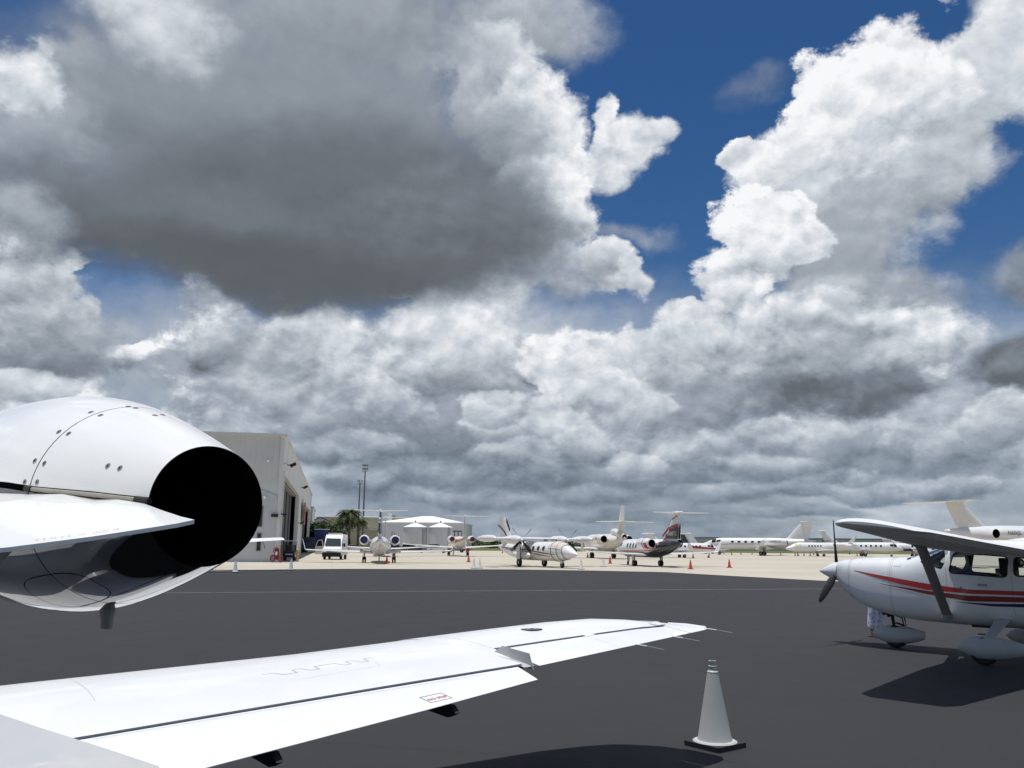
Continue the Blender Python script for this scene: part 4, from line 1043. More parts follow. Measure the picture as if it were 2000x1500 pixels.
def build_person():
    T = thing('person', 'person in pale printed trousers and sandals, bending behind the striped aircraft nose', 'person', (7.18, 17.25, 0), 150)
    V = [(0, 0, .88), (0, .03, 1.02), (0, .14, 1.16), (0, .26, 1.26), (0, .33, 1.30), (0, .40, 1.34), (0, .42, 1.40),
         (.10, 0, .84), (.12, .03, .47), (.12, -.01, .10), (-.10, 0, .84), (-.11, .02, .47), (-.12, -.02, .10),
         (.19, .24, 1.23), (.26, .34, 1.00), (.22, .52, .86), (-.19, .24, 1.23), (-.27, .33, 1.00), (-.24, .50, .84)]
    E = [(0, 1), (1, 2), (2, 3), (3, 4), (4, 5), (5, 6), (0, 7), (7, 8), (8, 9), (0, 10), (10, 11), (11, 12), (3, 13), (13, 14), (14, 15), (3, 16), (16, 17), (17, 18)]
    R = [.13, .12, .13, .11, .055, .075, .085, .10, .06, .038, .10, .06, .038, .06, .04, .028, .06, .04, .028]
    skin_body('body', V, E, R, M_skin, T)
    skin_body('trousers', [(0, 0, .93), (0, 0, .86), (.10, 0, .80), (.13, .03, .50), (.135, .0, .30), (.135, -.005, .14), (-.10, 0, .80), (-.12, .02, .50), (-.13, 0, .30), (-.135, -.01, .14)],
              [(0, 1), (1, 2), (2, 3), (3, 4), (4, 5), (1, 6), (6, 7), (7, 8), (8, 9)], [.15, .15, .11, .075, .075, .080, .11, .075, .075, .080], cloth_print(), T, 1)
    skin_body('shirt', [(0, 0, .86), (0, .03, 1.02), (0, .14, 1.16), (0, .26, 1.26), (.19, .24, 1.23), (.235, .30, 1.08), (-.19, .24, 1.23), (-.24, .295, 1.08)], [(0, 1), (1, 2), (2, 3), (3, 4), (4, 5), (3, 6), (6, 7)], [.155, .14, .15, .13, .075, .058, .075, .058], mat('pale blouse', (0.5, 0.5, 0.55), 0.85), T)
    mb = MB(); mb.lathe([(-.10, .01), (-.09, .06), (-.03, .1), (.04, .095), (.085, .05), (.1, .005)], (0, .43, 1.42), (0, .5, 1), 16); mb.build('hair', mat('brown hair', (0.05, 0.03, 0.02), 0.6), T)
    for s, dy in ((1, 0.0), (-1, -.02)):
        x = .12 * s
        foot = skin_body('foot', [(x, dy - .04, .07), (x, dy + .02, .06), (x + .005 * s, dy + .12, .035), (x - .035, dy + .19, .022), (x - .015, dy + .20, .020), (x + .004, dy + .195, .019), (x + .022, dy + .185, .018), (x + .038, dy + .17, .017), (x, dy - .01, .13)],
                  [(0, 1), (1, 2), (2, 3), (2, 4), (2, 5), (2, 6), (2, 7), (1, 8)], [.033, .036, (.042, .026), .013, .011, .010, .0095, .009, .036], M_skin, T, 1, 1)
        mb = MB(); mb.prism([(x - .045, dy - .07, .002), (x + .045, dy - .07, .002), (x + .055, dy + .12, .002), (x + .03, dy + .20, .002), (x - .03, dy + .215, .002), (x - .05, dy + .12, .002)], (0, 0, .018)); mb.tube([(x - .045, dy + .1, .02), (x, dy + .1, .066), (x + .05, dy + .1, .02)], .008, 6); mb.build('sandal', mat('tan sandal', (0.22, 0.08, 0.035), 0.6), T)
build_person()

# ------------------------------------------------------------------ parked aircraft further off
def gear(T, x, y, h, r, w, twin=True, m=M_fwhite, name='main_gear', cover=None):
    mb = MB(); mb.tube([(x, y, h), (x, y, r)], .06 * (r / .25), 8, 1)
    mb.tube([(x, y + .5 * r / .25 * .6, h), (x, y, r * 1.4)], .035, 6, 1)
    if twin:
        for d in (-1, 1): wheel(mb, (x + d * w * .75, y, r), r, w, n=14)
    else: wheel(mb, (x, y, r), r, w, n=14)
    mb.box((x + (.14 if x > 0 else -.14 if x < 0 else .12), y + .05, (h + r) / 2 + .05), (.02, r * 1.5, (h - r) * .8), 0, 2)
    o = mb.build(name, [M_tyre, M_steel, m], T)
    if cover:
        b = MB(); b.box((x, y - .25, h * .72), (.5, .06, .42)); b.build('gear_cover', cover, o)
    return o
def jet(name, label, loc, az, L=14.0, R=.82, H=4.3, S=13.0, zf=1.55, yn=7.2, cr=2.2, ct=.9, sweep=1.6, ysw=.4, wing_z=None, dih=3.0, stab=4.4, stab_at=1.0, fin_c=2.4, fin_t=1.5, fin_sw=1.5,
        eng=(.70, 2.3, .42, .45), body=M_fwhite, finm=None, winglet=0.0, tt=1.2, group='business jets parked on the apron', windows=(5, .30, .36, .30), noz=M_black, lip=M_chrome,
        belly=None, stripes=(), third=False, wheels=(.25, .14, True), sr=.0, gear_cover=None, fin_txt=None, eng_txt=None, cover_m=None, fin_th=.10, stab_sw=.44, stabm=None, wing_eng=None, tip_tank=None, prop=None):
    T = thing(name, label, 'airplane', (loc[0], loc[1], 0), az, group)
    yt = yn - L
    st = [(yn, zf - .32*R, .03*R, .03*R), (yn - .02*L, zf - .28*R, .26*R, .22*R), (yn - .06*L, zf - .20*R, .52*R, .46*R), (yn - .10*L, zf - .10*R, .72*R, .68*R), (yn - .145*L, zf - .02*R, .88*R, .88*R), (yn - .19*L, zf, .97*R, .99*R), (yn - .25*L, zf, R, R),
          (yn - .62*L, zf, R, R), (yn - .74*L, zf + .08*R, .86*R, .86*R), (yn - .86*L, zf + .22*R, .58*R, .60*R), (yn - .95*L, zf + .40*R, .28*R, .30*R), (yt, zf + .50*R, .07*R, .08*R)]
    hull = Hull(st, n=36, sub=5); mb = MB(); mats = [body]; mif = None
    if belly:
        bm_, tab = belly; mats.append(bm_); mif = lambda c: 1 if c.z < interp(tab, c.y)[0] else 0
    hull.shell(mb, mif=mif); mb.build('fuselage', mats, T)
    for sm, y0, y1, lo, hi in stripes:
        for s in (-1, 1):
            mb = MB(); hull.stripe(mb, y0, y1, lambda y: interp(lo, y)[0], lambda y: interp(hi, y)[0], s, off=.012, n=24); mb.build('stripe', sm, T, fix=False)
    nw, wsz, hsz, gap = windows
    for s in (-1, 1):
        for k in range(nw):
            mb = MB(); hull.window(mb, yn - .30*L - k * (wsz + gap), zf + .30*R, wsz, hsz, s, off=.014, n=12, p=3.2); mb.build('cabin_window', M_glass, T, smooth=0, fix=False)
        # windscreen in two panes a side
        for (ya, yb, z0, z1) in ((.112, .150, .22, .62), (.155, .195, .28, .62)):
            mb = MB(); rows = []
            for i in range(5):
                y = yn - L * lerp(ya, yb, i / 4); zc, rx, rz = hull.at(y)[:3]
                rows.append([hull.side(y, zc + rz * lerp(z0, z1 + (.32 if ya < .12 else .02), j / 4), s, .014) for j in range(5)])
            V = [v for r in rows for v in r]; mb.add(V, [(i*5+j, i*5+j+1, (i+1)*5+j+1, (i+1)*5+j) for i in range(4) for j in range(4)])
            mb.build('windscreen', cover_m or M_glass, T, smooth=60, fix=False)
    # wings
    wzr = wing_z if wing_z is not None else zf - .72*R
    hi_wing = wzr > zf
    def wsec(x, s): 
        t = x / (S / 2); return wing_ring((s * x, ysw + cr * .5 - sweep * t, wzr + x * tan(radians(dih))), lerp(cr, ct, t), lerp(.13, .10, t), n=8)
    for s in (-1, 1):
        mb = MB(); xs = [0 if s > 0 else 0, .35 * S / 2, .7 * S / 2, S / 2 - .12, S / 2 - .02, S / 2]
        rr = [wsec(x, s) for x in xs[:-2]] + [[Vector((s * (S / 2 - .02), v.y, v.z)) for v in wsec(S / 2 - .05, s)]]
        mb.loft(rr); wg = mb.build('wing', M_fwhite if not belly else M_fwhite, T)
        mb = MB(); te_r, te_t = ysw - cr * .5, ysw + cr * .5 - sweep - ct
        f0, f1 = .16 * S / 2, .93 * S / 2
        mb.tube([(s * f0, lerp(te_r, te_t, .16) + .25 * cr, wzr + f0 * tan(radians(dih)) + .055 * cr), (s * f1, lerp(te_r, te_t, .93) + .28 * ct, wzr + f1 * tan(radians(dih)) + .05 * ct)], .012, 4); mb.build('hinge_line', M_line, wg)
        if winglet:
            mb = MB(); x0 = S / 2 - .03; y0 = ysw + cr * .5 - sweep; z0 = wzr + x0 * tan(radians(dih))
            rings = []
            for t, dx, dz, c in ((0, 0, 0, ct), (.3, .12, .08, ct * .85), (1, .32 * winglet / .9, winglet, ct * .42)):
                r = [Vector((s * (x0 + dx + h * ct * .5), y0 - .75 * dz - q * c, z0 + dz)) for q, h in foil(.09, n=6, cam=0)]; rings.append(r)
            mb.loft(rings); mb.build('winglet', M_fwhite, T)
        if tip_tank:
            L_, r_ = tip_tank; mb = MB(); x0 = S / 2 + r_ * .5; y0 = ysw + cr * .3 - sweep; mb.lathe([(L_ * .5, .01), (L_ * .46, r_ * .45), (L_ * .36, r_ * .85), (L_ * .2, r_), (-L_ * .1, r_), (-L_ * .35, r_ * .6), (-L_ * .5, .02)], (s * x0, y0, wzr - .02 + S / 2 * tan(radians(dih))), (0, 1, 0), 20); mb.build('tip_tank', M_fwhite, T)
        if wing_eng:
            xe, ye, le_, re_ = wing_eng; ze = wzr - re_ * .35; mb = MB()
            st2 = [(ye + le_, ze, re_ * .45, re_ * .45), (ye + le_ * .9, ze - re_ * .05, re_ * .8, re_ * .85), (ye + le_ * .6, ze, re_, re_ * 1.1), (ye, ze + re_ * .1, re_, re_), (ye - le_ * .5, ze + re_ * .2, re_ * .5, re_ * .5), (ye - le_ * .7, ze + re_ * .25, .05, .05)]
            h2 = Hull(st2, n=20, sub=3); h2.shell(mb); mb.V = [(v[0] + s * xe, v[1], v[2]) for v in mb.V]; ng = mb.build('engine_nacelle', M_fwhite, T)
            mb = MB(); mb.lathe([(.02, re_ * .42), (.16, re_ * .36), (.42, .02), (.43, .001)], (s * xe, ye + le_, ze), (0, 1, 0), 16); mb.build('spinner', M_fwhite, ng)
            mb = MB(); mb.lathe([(0, re_ * .28), (.02, .001)], (s * (xe), ye + le_ * 1.0 - .02, ze - re_ * .75), (0, 1, 0), 12); mb.build('intake', M_black, ng, fix=False)
            pr = thing('propeller', None, None); pr.parent = T; pr.location = (s * xe, ye + le_ + .12, ze)
            for k in range(prop[1]):
                an = 2 * pi * k / prop[1] + prop[2]; b = MB(); rings = []
                for r, c, tw in ((.1, .05, 1.2), (.25, .10, 1.2), (.6, .16, 1.1), (.9, .15, 1.0), (1.0, .09, 1.0)):
                    rr_ = r * prop[0]; rings.append([Matrix.Rotation(an, 3, 'Y') @ Vector((c * cos(2*pi*q/8) * cos(tw), c * cos(2*pi*q/8) * sin(tw) + .012 * sin(2*pi*q/8), rr_)) for q in range(8)])
                b.loft(rings); b.build('blade', M_dark, pr)
    # engines on the rear fuselage
    if eng:
        fe, le_, re_, ez = eng; ye = yn - fe * L
        for s in (-1, 1):
            xe = s * (R * .92 + re_ + .10); ze = zf + ez
            E_ = bpy.data.objects.new('engine', None); COL.objects.link(E_); E_.parent = T
            mb = MB(); mb.lathe([(le_ * .5, re_ * .80), (le_ * .46, re_ * .92), (le_ * .3, re_), (-le_ * .1, re_), (-le_ * .38, re_ * .86), (-le_ * .5, re_ * .72)], (xe, ye, ze), (0, 1, 0), 26); mb.build('nacelle', body if not belly else [body], E_)
            mb = MB(); mb.lathe([(le_ * .45, re_ * .5), (le_ * .45, re_ * .70), (le_ * .5, re_ * .74), (le_ * .51, re_ * .78), (le_ * .5, re_ * .81)], (xe, ye, ze), (0, 1, 0), 26, mi=0); mb.build('inlet_lip', lip, E_, fix=False)
            mb = MB(); mb.lathe([(le_ * .40, .001), (le_ * .40, re_ * .72)], (xe, ye, ze), (0, 1, 0), 26); mb.build('intake', M_black, E_, fix=False)
            mb = MB(); mb.lathe([(-le_ * .5, re_ * .73), (-le_ * .5, re_ * .66), (-le_ * .40, re_ * .62), (-le_ * .40, .001)], (xe, ye, ze), (0, 1, 0), 26); mb.build('exhaust', noz, E_, fix=False)
            mb = MB(); mb.box((s * (R * .92 + .06), ye, ze - .05), (.55 + re_, le_ * .62, .16)); mb.build('pylon', body, E_)
            if eng_txt: text('registration', eng_txt[0], eng_txt[1], M_charc, T, (xe + s * (re_ + .01), ye - .1, ze + .05), Matrix(((0, s, 0), (0, 0, 1), (s, 0, 0))).transposed())
    if third:     # centre engine above the tail with its own inlet
        mb = MB(); yc = yn - .84 * L; h3 = Hull([(yc + 1.9, zf + R * 1.25, .42, .40), (yc + 1.2, zf + R * 1.22, .46, .46), (yc, zf + R * 1.05, .46, .50), (yc - 1.6, zf + R * .75, .45, .48), (yc - 2.4, zf + R * .62, .38, .38)], n=20); h3.shell(mb); ce = mb.build('centre_engine', body, T)
        mb = MB(); mb.lathe([(0, .001), (0, .30)], (0, yc - 2.41, zf + R * .62), (0, 1, 0), 20); mb.build('exhaust', noz, ce, fix=False)
        mb = MB(); mb.lathe([(0, .001), (0, .36)], (0, yc + 1.91, zf + R * 1.25), (0, 1, 0), 20); mb.build('intake', M_black, ce, fix=False)
    # tail
    ftop_y = yt + fin_t * .9 - .2
    secs = [((ftop_y + fin_sw) , zf + .55*R, fin_c), ((ftop_y), H - .06, fin_t * .72)]
    mb = MB(); k = 5; fr = []
    fr.append(wing_ring((0, ftop_y + fin_sw + .9 * fin_c * .5, zf + .62*R), fin_c * 1.3, .06, vert=True, cam=0, n=7))
    for i in range(k + 1):
        t = i / k; fr.append(wing_ring((0, lerp(ftop_y + fin_sw, ftop_y, t), lerp(zf + 1.0*R, H - .05, t)), lerp(fin_c, fin_t * .72, t), fin_th, vert=True, cam=0, n=7))
    mb.loft(fr); fin = mb.build('fin', finm or body, T)
    zs = lerp(zf + .4*R, H, stab_at)
    ysr = lerp(ftop_y + fin_sw, ftop_y, max(0, stab_at)) + (.12 if stab_at > .9 else .0)
    for s in (-1, 1):
        mb = MB(); mb.loft([wing_ring((s * x, ysr - stab_sw * x, zs + sr * x), lerp(tt, tt * .5, x / (stab / 2)), .09, n=7, cam=0) for x in (0, stab / 4, stab / 2 - .03, stab / 2)]); mb.build('tailplane', stabm or M_fwhite, T)
    if stab_at > .9:
        mb = MB(); mb.lathe([(.5, .01), (.3, .10), (-.5, .13), (-1.3, .09), (-1.5, .01)], (0, ysr - .3, zs), (0, 1, 0), 12); mb.build('fin_bullet', stabm or M_fwhite, T)
    if fin_txt:
        for s in (-1, 1): text('registration', fin_txt[0], fin_txt[1], fin_txt[3] if len(fin_txt) > 3 else M_charc, T, (s * .14, ftop_y + fin_sw * .55 - fin_c * .45, lerp(zf + R, H, fin_txt[2])), Matrix(((0, s, 0), (0, 0, 1), (s, 0, 0))).transposed())
    # gear
    wr, ww, tw = wheels
    for s in (-1, 1): gear(T, s * (R + .45), 0, wzr + .1, wr, ww, tw, cover=gear_cover)
    gear(T, 0, yn - .17 * L, zf - .7*R, wr * .72, ww * .7, False, name='nose_gear')
    return T, hull

# 1 seen from behind, blue fin
def J_(loc, **k): pass
T, _ = jet('business_jet', 'white twin jet seen tail-on with navy blue fin and blue-lined exhausts beside the van', (-12.1, 79.9), -8.6, L=16, R=.90, H=4.5, fin_th=.17, S=13.1, zf=1.50, yn=9.6, cr=2.6, ct=1.0, sweep=1.3, ysw=-.2, stab=4.55, stab_at=1.0, fin_c=2.6, fin_t=1.5, fin_sw=1.7,
           eng=(.66, 2.6, .46, .55), finm=M_navy, winglet=1.0, noz=M_blue, tt=1.1, wing_z=.88, dih=2.2, gear_cover=None, wheels=(.27, .14, True), sr=.02)
for s in (-1, 1):
    mb = MB(); mb.prism([(s * .05, -7.0, 1.35), (s * .05, -4.5, .85), (s * .55, -6.0, 1.0)], (0, 0, .05)); mb.build('ventral_fin', M_fwhite, T)
mb = MB()
for k in range(2): mb.prism([(-.13, -5.35 - k*.0, 3.75 + k*.28), (-.13, -6.9, 3.45 + k*.28), (-.13, -6.9, 3.53 + k*.28), (-.13, -5.35, 3.83 + k*.28)], (.26, 0, 0))
mb.build('fin_stripe', M_fwhite, T, smooth=0)
jet('business_jet', 'white jet almost hidden behind the blue-finned jet, its thin tailplane showing beneath', (-17.6, 121), -8.6, L=15, R=.85, H=5.2, S=14.5, yn=8.2, cr=2.4, ct=.9, stab=6.2, fin_c=2.2, eng=(.70, 2.3, .45, .4), gear_cover=M_ltext, wheels=(.3, .16, True), dih=4)
# 2 cream and orange
jet('business_jet', 'cream jet seen tail-on with orange band round its rear and red engine plugs', (-7.9, 131), -11, L=16, R=.98, H=5.75, S=17.0, zf=1.95, yn=8.8, cr=2.7, ct=1.0, wing_z=1.15, stab=6.6, fin_c=2.4, eng=(.74, 2.5, .50, .55), body=M_cream, finm=M_cream, noz=M_dred, stabm=M_cream,
    stripes=[(M_orange, -6.5, -1.5, [(-6.5, 2.35), (-1.5, 1.75)], [(-6.5, 2.75), (-1.5, 2.05)])], gear_cover=M_ltext, wheels=(.3, .15, True), dih=4)
# 3 twin turboprop with tip tanks and a covered windscreen
M_cover = mat('cream canvas windscreen cover', (0.62, 0.57, 0.50), 0.85, var=0.08, vscale=8)
T, hull = jet('turboprop_aircraft', 'white high-wing twin turboprop with tip tanks and cream canvas over its windscreen', (1.75, 70.5), 150.5, L=12.3, R=.74, H=4.15, S=8.7, zf=1.25, yn=6.6, cr=1.6, ct=1.25, sweep=.25, ysw=.25, wing_z=2.22, dih=0, stab=4.8, stab_at=.30, fin_c=2.3, fin_t=1.4, fin_sw=1.6,
        eng=None, windows=(4, .36, .34, .42), wheels=(.34, .2, False), tip_tank=(3.3, .27), wing_eng=(2.15, .15, 1.7, .33), prop=(1.25, 4, .75), cover_m=M_cover, tt=1.1, group='propeller aircraft parked on the apron',
        stripes=[(M_dred, -4.6, 4.6, [(-4.6, 1.50), (0, 1.32), (3, 1.05), (4.6, .98)], [(-4.6, 1.56), (0, 1.40), (3, 1.14), (4.6, 1.0)]), (M_charc, -3.5, 4.4, [(-3.5, 1.36), (0, 1.18), (3, .86), (4.4, .8)], [(-3.5, 1.40), (0, 1.26), (3, .92), (4.4, .82)])])
for s in (-1, 1):      # gear sponsons
    mb = MB(); h2 = Hull([(1.3, .9, .05, .05), (.9, .9, .22, .26), (0, .88, .27, .32), (-1.0, .95, .2, .24), (-1.5, 1.0, .04, .05)], n=16, sub=3); h2.shell(mb); mb.V = [(v[0] + s * .95, v[1], v[2]) for v in mb.V]; mb.build('gear_sponson', M_fwhite, T)
mb = MB(); ra = []
for y, f in ((5.1, .7), (4.8, .9), (4.4, 1.0), (3.9, 1.0), (3.6, .92)):
    zc, rx, rz = hull.at(y)[:3]; ra.append([Vector(((rx + .03) * cos(a_), y, zc + (rz + .03 * f) * sin(a_))) for a_ in [radians(18 + 144 * k / 14) for k in range(15)]])
V = [v for r in ra for v in r]; mb.add(V, [(i*15+k, i*15+k+1, (i+1)*15+k+1, (i+1)*15+k) for i in range(4) for k in range(14)]); cv = mb.build('windscreen_cover', M_cover, T, smooth=60, fix=False)
for y in (5.3, 4.7, 4.0):
    mb = MB(); zc, rx, rz = hull.at(y)[:3]; P = [Vector(((rx + .035) * cos(a_), y - .25 * sin(a_ * 2) * (.3), zc + (rz + .035) * sin(a_))) for a_ in [2 * pi * k / 28 for k in range(29)]]; mb.tube(P, .018, 5, cap=False); mb.build('strap', M_dark, cv)
for s in (-1, 1):
    for k in range(2):
        mb = MB(); P = [(s * .13, -4.0 - 1.6 * t, 2.35 + .10 * k + 1.0 * t**.7) for t in (0, .25, .5, .75, 1)]; mb.tube(P, .03, 5); mb.build('fin_stripe', M_charc, T)
mb = MB(); mb.tube([(0, -3.72, 2.95), (0, -4.32, 3.85)], .06, 6); mb.build('deicing_boot', M_black, T)
# 4 three-engined jet
jet('business_jet', 'cream white three-engined jet with cruciform tail, pointing away left of centre', (12.9, 121), -13, L=16.5, R=1.15, H=7.0, S=18.5, zf=2.15, yn=7.6, cr=3.2, ct=1.1, wing_z=1.25, stab=8.0, stab_at=.52, fin_c=3.0, fin_t=1.7, fin_sw=1.9, eng=(.71, 3.0, .62, .45), body=M_cream, finm=M_cream, stabm=M_cream,
    third=True, tt=1.7, wheels=(.38, .2, True), windows=(7, .30, .38, .5), sr=-.03, dih=2, eng_txt=('N801', .42))
# 5 charcoal and white jet with red bands
red_lo = [(-6.0, 2.32), (-3.6, 2.15), (-2.4, 1.30), (1.5, 1.22), (4.5, 1.28)]; red_hi = [(-6.0, 2.50), (-3.6, 2.35), (-2.4, 1.42), (1.5, 1.31), (4.5, 1.34)]
T, hull = jet('business_jet', 'white and charcoal jet with red bands, winglets and dark tail fin, right of centre', (12.0, 75.9), -16.5, L=12.6, R=.80, H=4.42, S=12.6, zf=1.52, yn=6.3, cr=2.2, ct=.85, sweep=1.1, ysw=-.3, wing_z=.92, dih=3, stab=5.0, stab_at=1.0, fin_c=2.3, fin_t=1.6, fin_sw=1.5,
        eng=(.69, 2.3, .44, .42), winglet=.95, belly=(M_charc, red_lo), stripes=[(M_red, -5.8, 4.5, red_lo, red_hi)], windows=(4, .27, .44, .34), tt=1.15, noz=M_black, sr=.0)
# dark lower fin, red band and registration
mb = MB()
for s in (-1, 1):
    mb.prism([(s * .125, -3.5, 2.28), (s * .125, -5.90, 2.30), (s * .125, -6.02, 3.30), (s * .125, -4.75, 3.15)], (s * .012, 0, 0))
mb.build('fin_panel', M_charc, T, smooth=0)
for dz, m_ in ((0, M_red), (.13, M_dred)):
    mb = MB()
    for s in (-1, 1): mb.prism([(s * .14, -3.3, 2.40 + dz), (s * .14, -4.35, 3.0 + dz), (s * .14, -6.03, 3.30 + dz), (s * .14, -6.03, 3.39 + dz), (s * .14, -4.3, 3.10 + dz), (s * .14, -3.2, 2.46 + dz)], (s * .01, 0, 0))
    mb.build('fin_band', m_, T, smooth=0)
mb = MB()
for s in (-1, 1): mb.prism([(s * .12, -4.35, 3.35), (s * .11, -5.0, 3.95), (s * .11, -5.95, 4.2), (s * .11, -5.9, 4.12), (s * .12, -4.98, 3.86)], (s * .012, 0, 0))
mb.build('fin_band', M_dred, T, smooth=0)
for s in (-1, 1): text('registration', 'N688TC', .46, M_fwhite, T, (s * .15, -5.0, 2.72), Matrix(((0, s, 0), (0, 0, 1), (s, 0, 0))).transposed())
for s in (-1, 1):
    mb = MB(); xe = s * (.80 * .92 + .44 + .10); mb.lathe([(-.02, .448), (-.85, .40), (-.88, .39)], (xe, -2.39, 1.94), (0, 1, 0), 26, a0=pi * .25, a1=pi * 1.02); mb.build('nacelle_band', M_red, T, fix=False)
    mb = MB(); mb.lathe([(-.14, .446), (-1.10, .335)], (xe, -2.39, 1.94), (0, 1, 0), 26, a0=pi * 1.02, a1=pi * 2.25); mb.build('nacelle_band', M_charc, T, fix=False)
# 6 red and white nose to its right
jet('business_jet', 'small white jet with red nose markings, behind the charcoal jet', (26.5, 134), 83, L=12, R=.75, H=3.6, S=12, zf=1.5, yn=6.3, winglet=.9, stab=4.2, stripes=[(M_red, 1.2, 5.6, [(1.2, 1.45), (5.6, 1.25)], [(1.2, 1.85), (5.6, 1.45)])], wheels=(.25, .14, True), fin_c=1.9)
# 7 small T-tail far away
jet('business_jet', 'distant grey-white T-tailed jet in front of the long jet nose', (49.5, 216), 62, L=14, R=.8, H=4.9, S=13, stab=4.6, finm=M_fwhite, fin_sw=2.4)
jet('business_jet', 'distant jet with black tail fin beside the small T-tail', (52, 232), 78, L=14, R=.8, H=5.0, S=13, stab=4.6, finm=M_charc)
# 8 long jet seen from the side
lo = [(-7, 2.05), (0, 2.30), (6, 2.30), (10.5, 1.95)]; hi = [(-7, 2.20), (0, 2.40), (6, 2.42), (10.5, 2.0)]
jet('business_jet', 'long white jet in side view with grey cheat line, five oval windows and a T-tail', (53.0, 182), -62, L=24.0, R=1.20, H=6.9, S=23.5, zf=2.45, yn=13.2, cr=4.4, ct=1.4, sweep=3.2, ysw=-.6, wing_z=1.35, dih=3, stab=9.6, stab_at=1.0, fin_c=4.4, fin_t=3.2, fin_sw=3.0,
    eng=(.68, 4.7, .80, .35), winglet=1.1, windows=(5, .62, .42, .78), stripes=[(M_steel, -7, 10.5, lo, hi)], wheels=(.42, .25, True), tt=2.4, lip=M_charc, eng_txt=('N888GX', .62))
# 9 jets at the right of it
jet('business_jet', 'white jet with yellowish covered windscreen, nose left, before the long jet tail', (61.6, 172), -95, L=15, R=.95, H=4.2, S=14, zf=1.75, yn=7.2, cover_m=mat('yellow canvas', (0.62, 0.60, 0.34), 0.8), stab=4.6, stab_at=.3, fin_c=1.0, fin_t=.8)
jet('business_jet', 'white T-tailed jet, nose right, with round cabin windows, behind the propeller', (72.5, 178), 97, L=17.0, R=1.0, H=5.1, S=14, zf=1.85, yn=8.4, stab=5.0, stab_at=1.0, fin_c=2.6, fin_sw=2.6, eng=(.72, 2.6, .45, .45), windows=(5, .42, .42, .55), wheels=(.32, .18, True), fin_txt=('N668MS', .5, .10))
T, hull = jet('turboprop_aircraft', 'white and navy twin turboprop with navy belly and black fin edge, nose right', (82.5, 177), 98, L=13.3, R=.80, H=4.6, S=15, zf=1.95, yn=6.6, stab=5.2, stab_at=.12, fin_c=2.7, fin_t=1.8, fin_sw=2.2, eng=None, windows=(5, .42, .48, .35), belly=(M_navy, [(-7, 1.75), (0, 1.6), (7, 1.75)]),
    wing_eng=(2.4, .6, 2.2, .42), prop=(1.2, 4, .3), wing_z=1.35, dih=6, fin_txt=('N643SR', .6, .22), wheels=(.3, .18, True), group='propeller aircraft parked on the apron')
mb = MB(); mb.tube([(0, -3.9, 3.35), (0, -5.35, 4.55)], .10, 6); mb.build('fin_edge', M_black, T)
jet('business_jet', 'white jet tail rising behind the propeller, nose left', (95, 232), -80, L=19, R=1.15, H=6.9, S=18, zf=2.1, stab=7.5, stab_at=.30, fin_c=3.2, fin_t=1.9, fin_sw=2.2, fin_txt=('N794FE', .8, .32))
# 10 tall T-tail behind the high wing at the right edge
jet('business_jet', 'large cream white jet whose T-tail stands above the light aircraft wing at right', (51.0, 84.5), 73, L=20, R=1.22, H=6.1, S=19.5, zf=2.75, yn=9.5, cr=4.0, ct=1.3, sweep=2.6, wing_z=1.75, dih=2.5, stab=8.4, stab_at=1.0, fin_c=3.4, fin_t=2.9, fin_sw=2.4, eng=(.70, 3.4, .58, .40),
    winglet=1.2, tt=2.2, stab_sw=.56, body=M_fwhite, finm=M_cream, stabm=M_cream, wheels=(.4, .22, True), eng_txt=('N606JL', .55), windows=(8, .3, .4, .5))

# ------------------------------------------------------------------ cones
def cone_mesh(m):
    mb = MB(); mb.lathe([(.043, .178), (.050, .174), (.055, .150), (.075, .143), (.30, .103), (.44, .0775), (.58, .0530), (.615, .0470), (.619, .0485), (.623, .044), (.630, .036), (.665, .032), (.668, .037), (.672, .026), (.695, .026), (.698, .031), (.712, .031), (.712, .022), (.66, .020)], n=36)
    return mb
def build_cone(m, ring=False):
    T = thing('traffic_cone', None, 'cone')
    cone_mesh(m).build('cone_body', m, T, smooth=30)
    mb = MB(); h = .195; pts = []
    for cx, cy, a0 in ((h, h, 0), (-h, h, 90), (-h, -h, 180), (h, -h, 270)):
        for k in range(4): a_ = radians(a0 + 30 * k); pts.append((cx - .03 * (1 if cx > 0 else -1) + .03 * cos(a_), cy - .03 * (1 if cy > 0 else -1) + .03 * sin(a_), .0))
    mb.prism(pts, (0, 0, .042)); base = mb.build('base', M_dark, T, smooth=0)
    if ring:
        mb = MB()
        for k in range(40): a_ = 2 * pi * k / 40; mb.box((.168 * cos(a_), .168 * sin(a_), .046), (.010, .013, .010), a_)
        tag(mb.build('base_studs', M_cone_w, base, smooth=0), kind='stuff')
        mb = MB(); mb.lathe([(.043, .178), (.048, .184), (.044, .190), (.0425, .190)], n=36); mb.build('base_rim', M_cone_w, base)
    return T
CW = build_cone(M_cone_w, True); CW.location = (1.79, 7.83, 0); CW.rotation_euler = (0, 0, radians(38)); tag(CW, 'large worn white traffic cone on the asphalt beyond the wing tip', group='white traffic cones'); CW.scale = (1, 1, 1)
WHITE = [(-16.0, 50.6, 1.0, 'white cone at the asphalt edge right below the exhaust'), (-14.1, 55.9, 1.0, 'white cone with black base at the hangar corner beside the yellow post'), (-2.66, 63.2, 1.0, 'left one of the pair of white cones left of the turboprop'),
         (-2.25, 63.6, 1.0, 'right one of the pair of white cones left of the turboprop'), (5.15, 63.2, 1.0, 'white cone just in front of the turboprop nose'), (7.7, 72.0, 1.0, 'white cone left of the charcoal jet beside an orange one')]
SMALLW = [q for q in CW.children if q.name.startswith('cone_body')][0].data.copy(); SMALLW.materials[0] = M_cone_w2
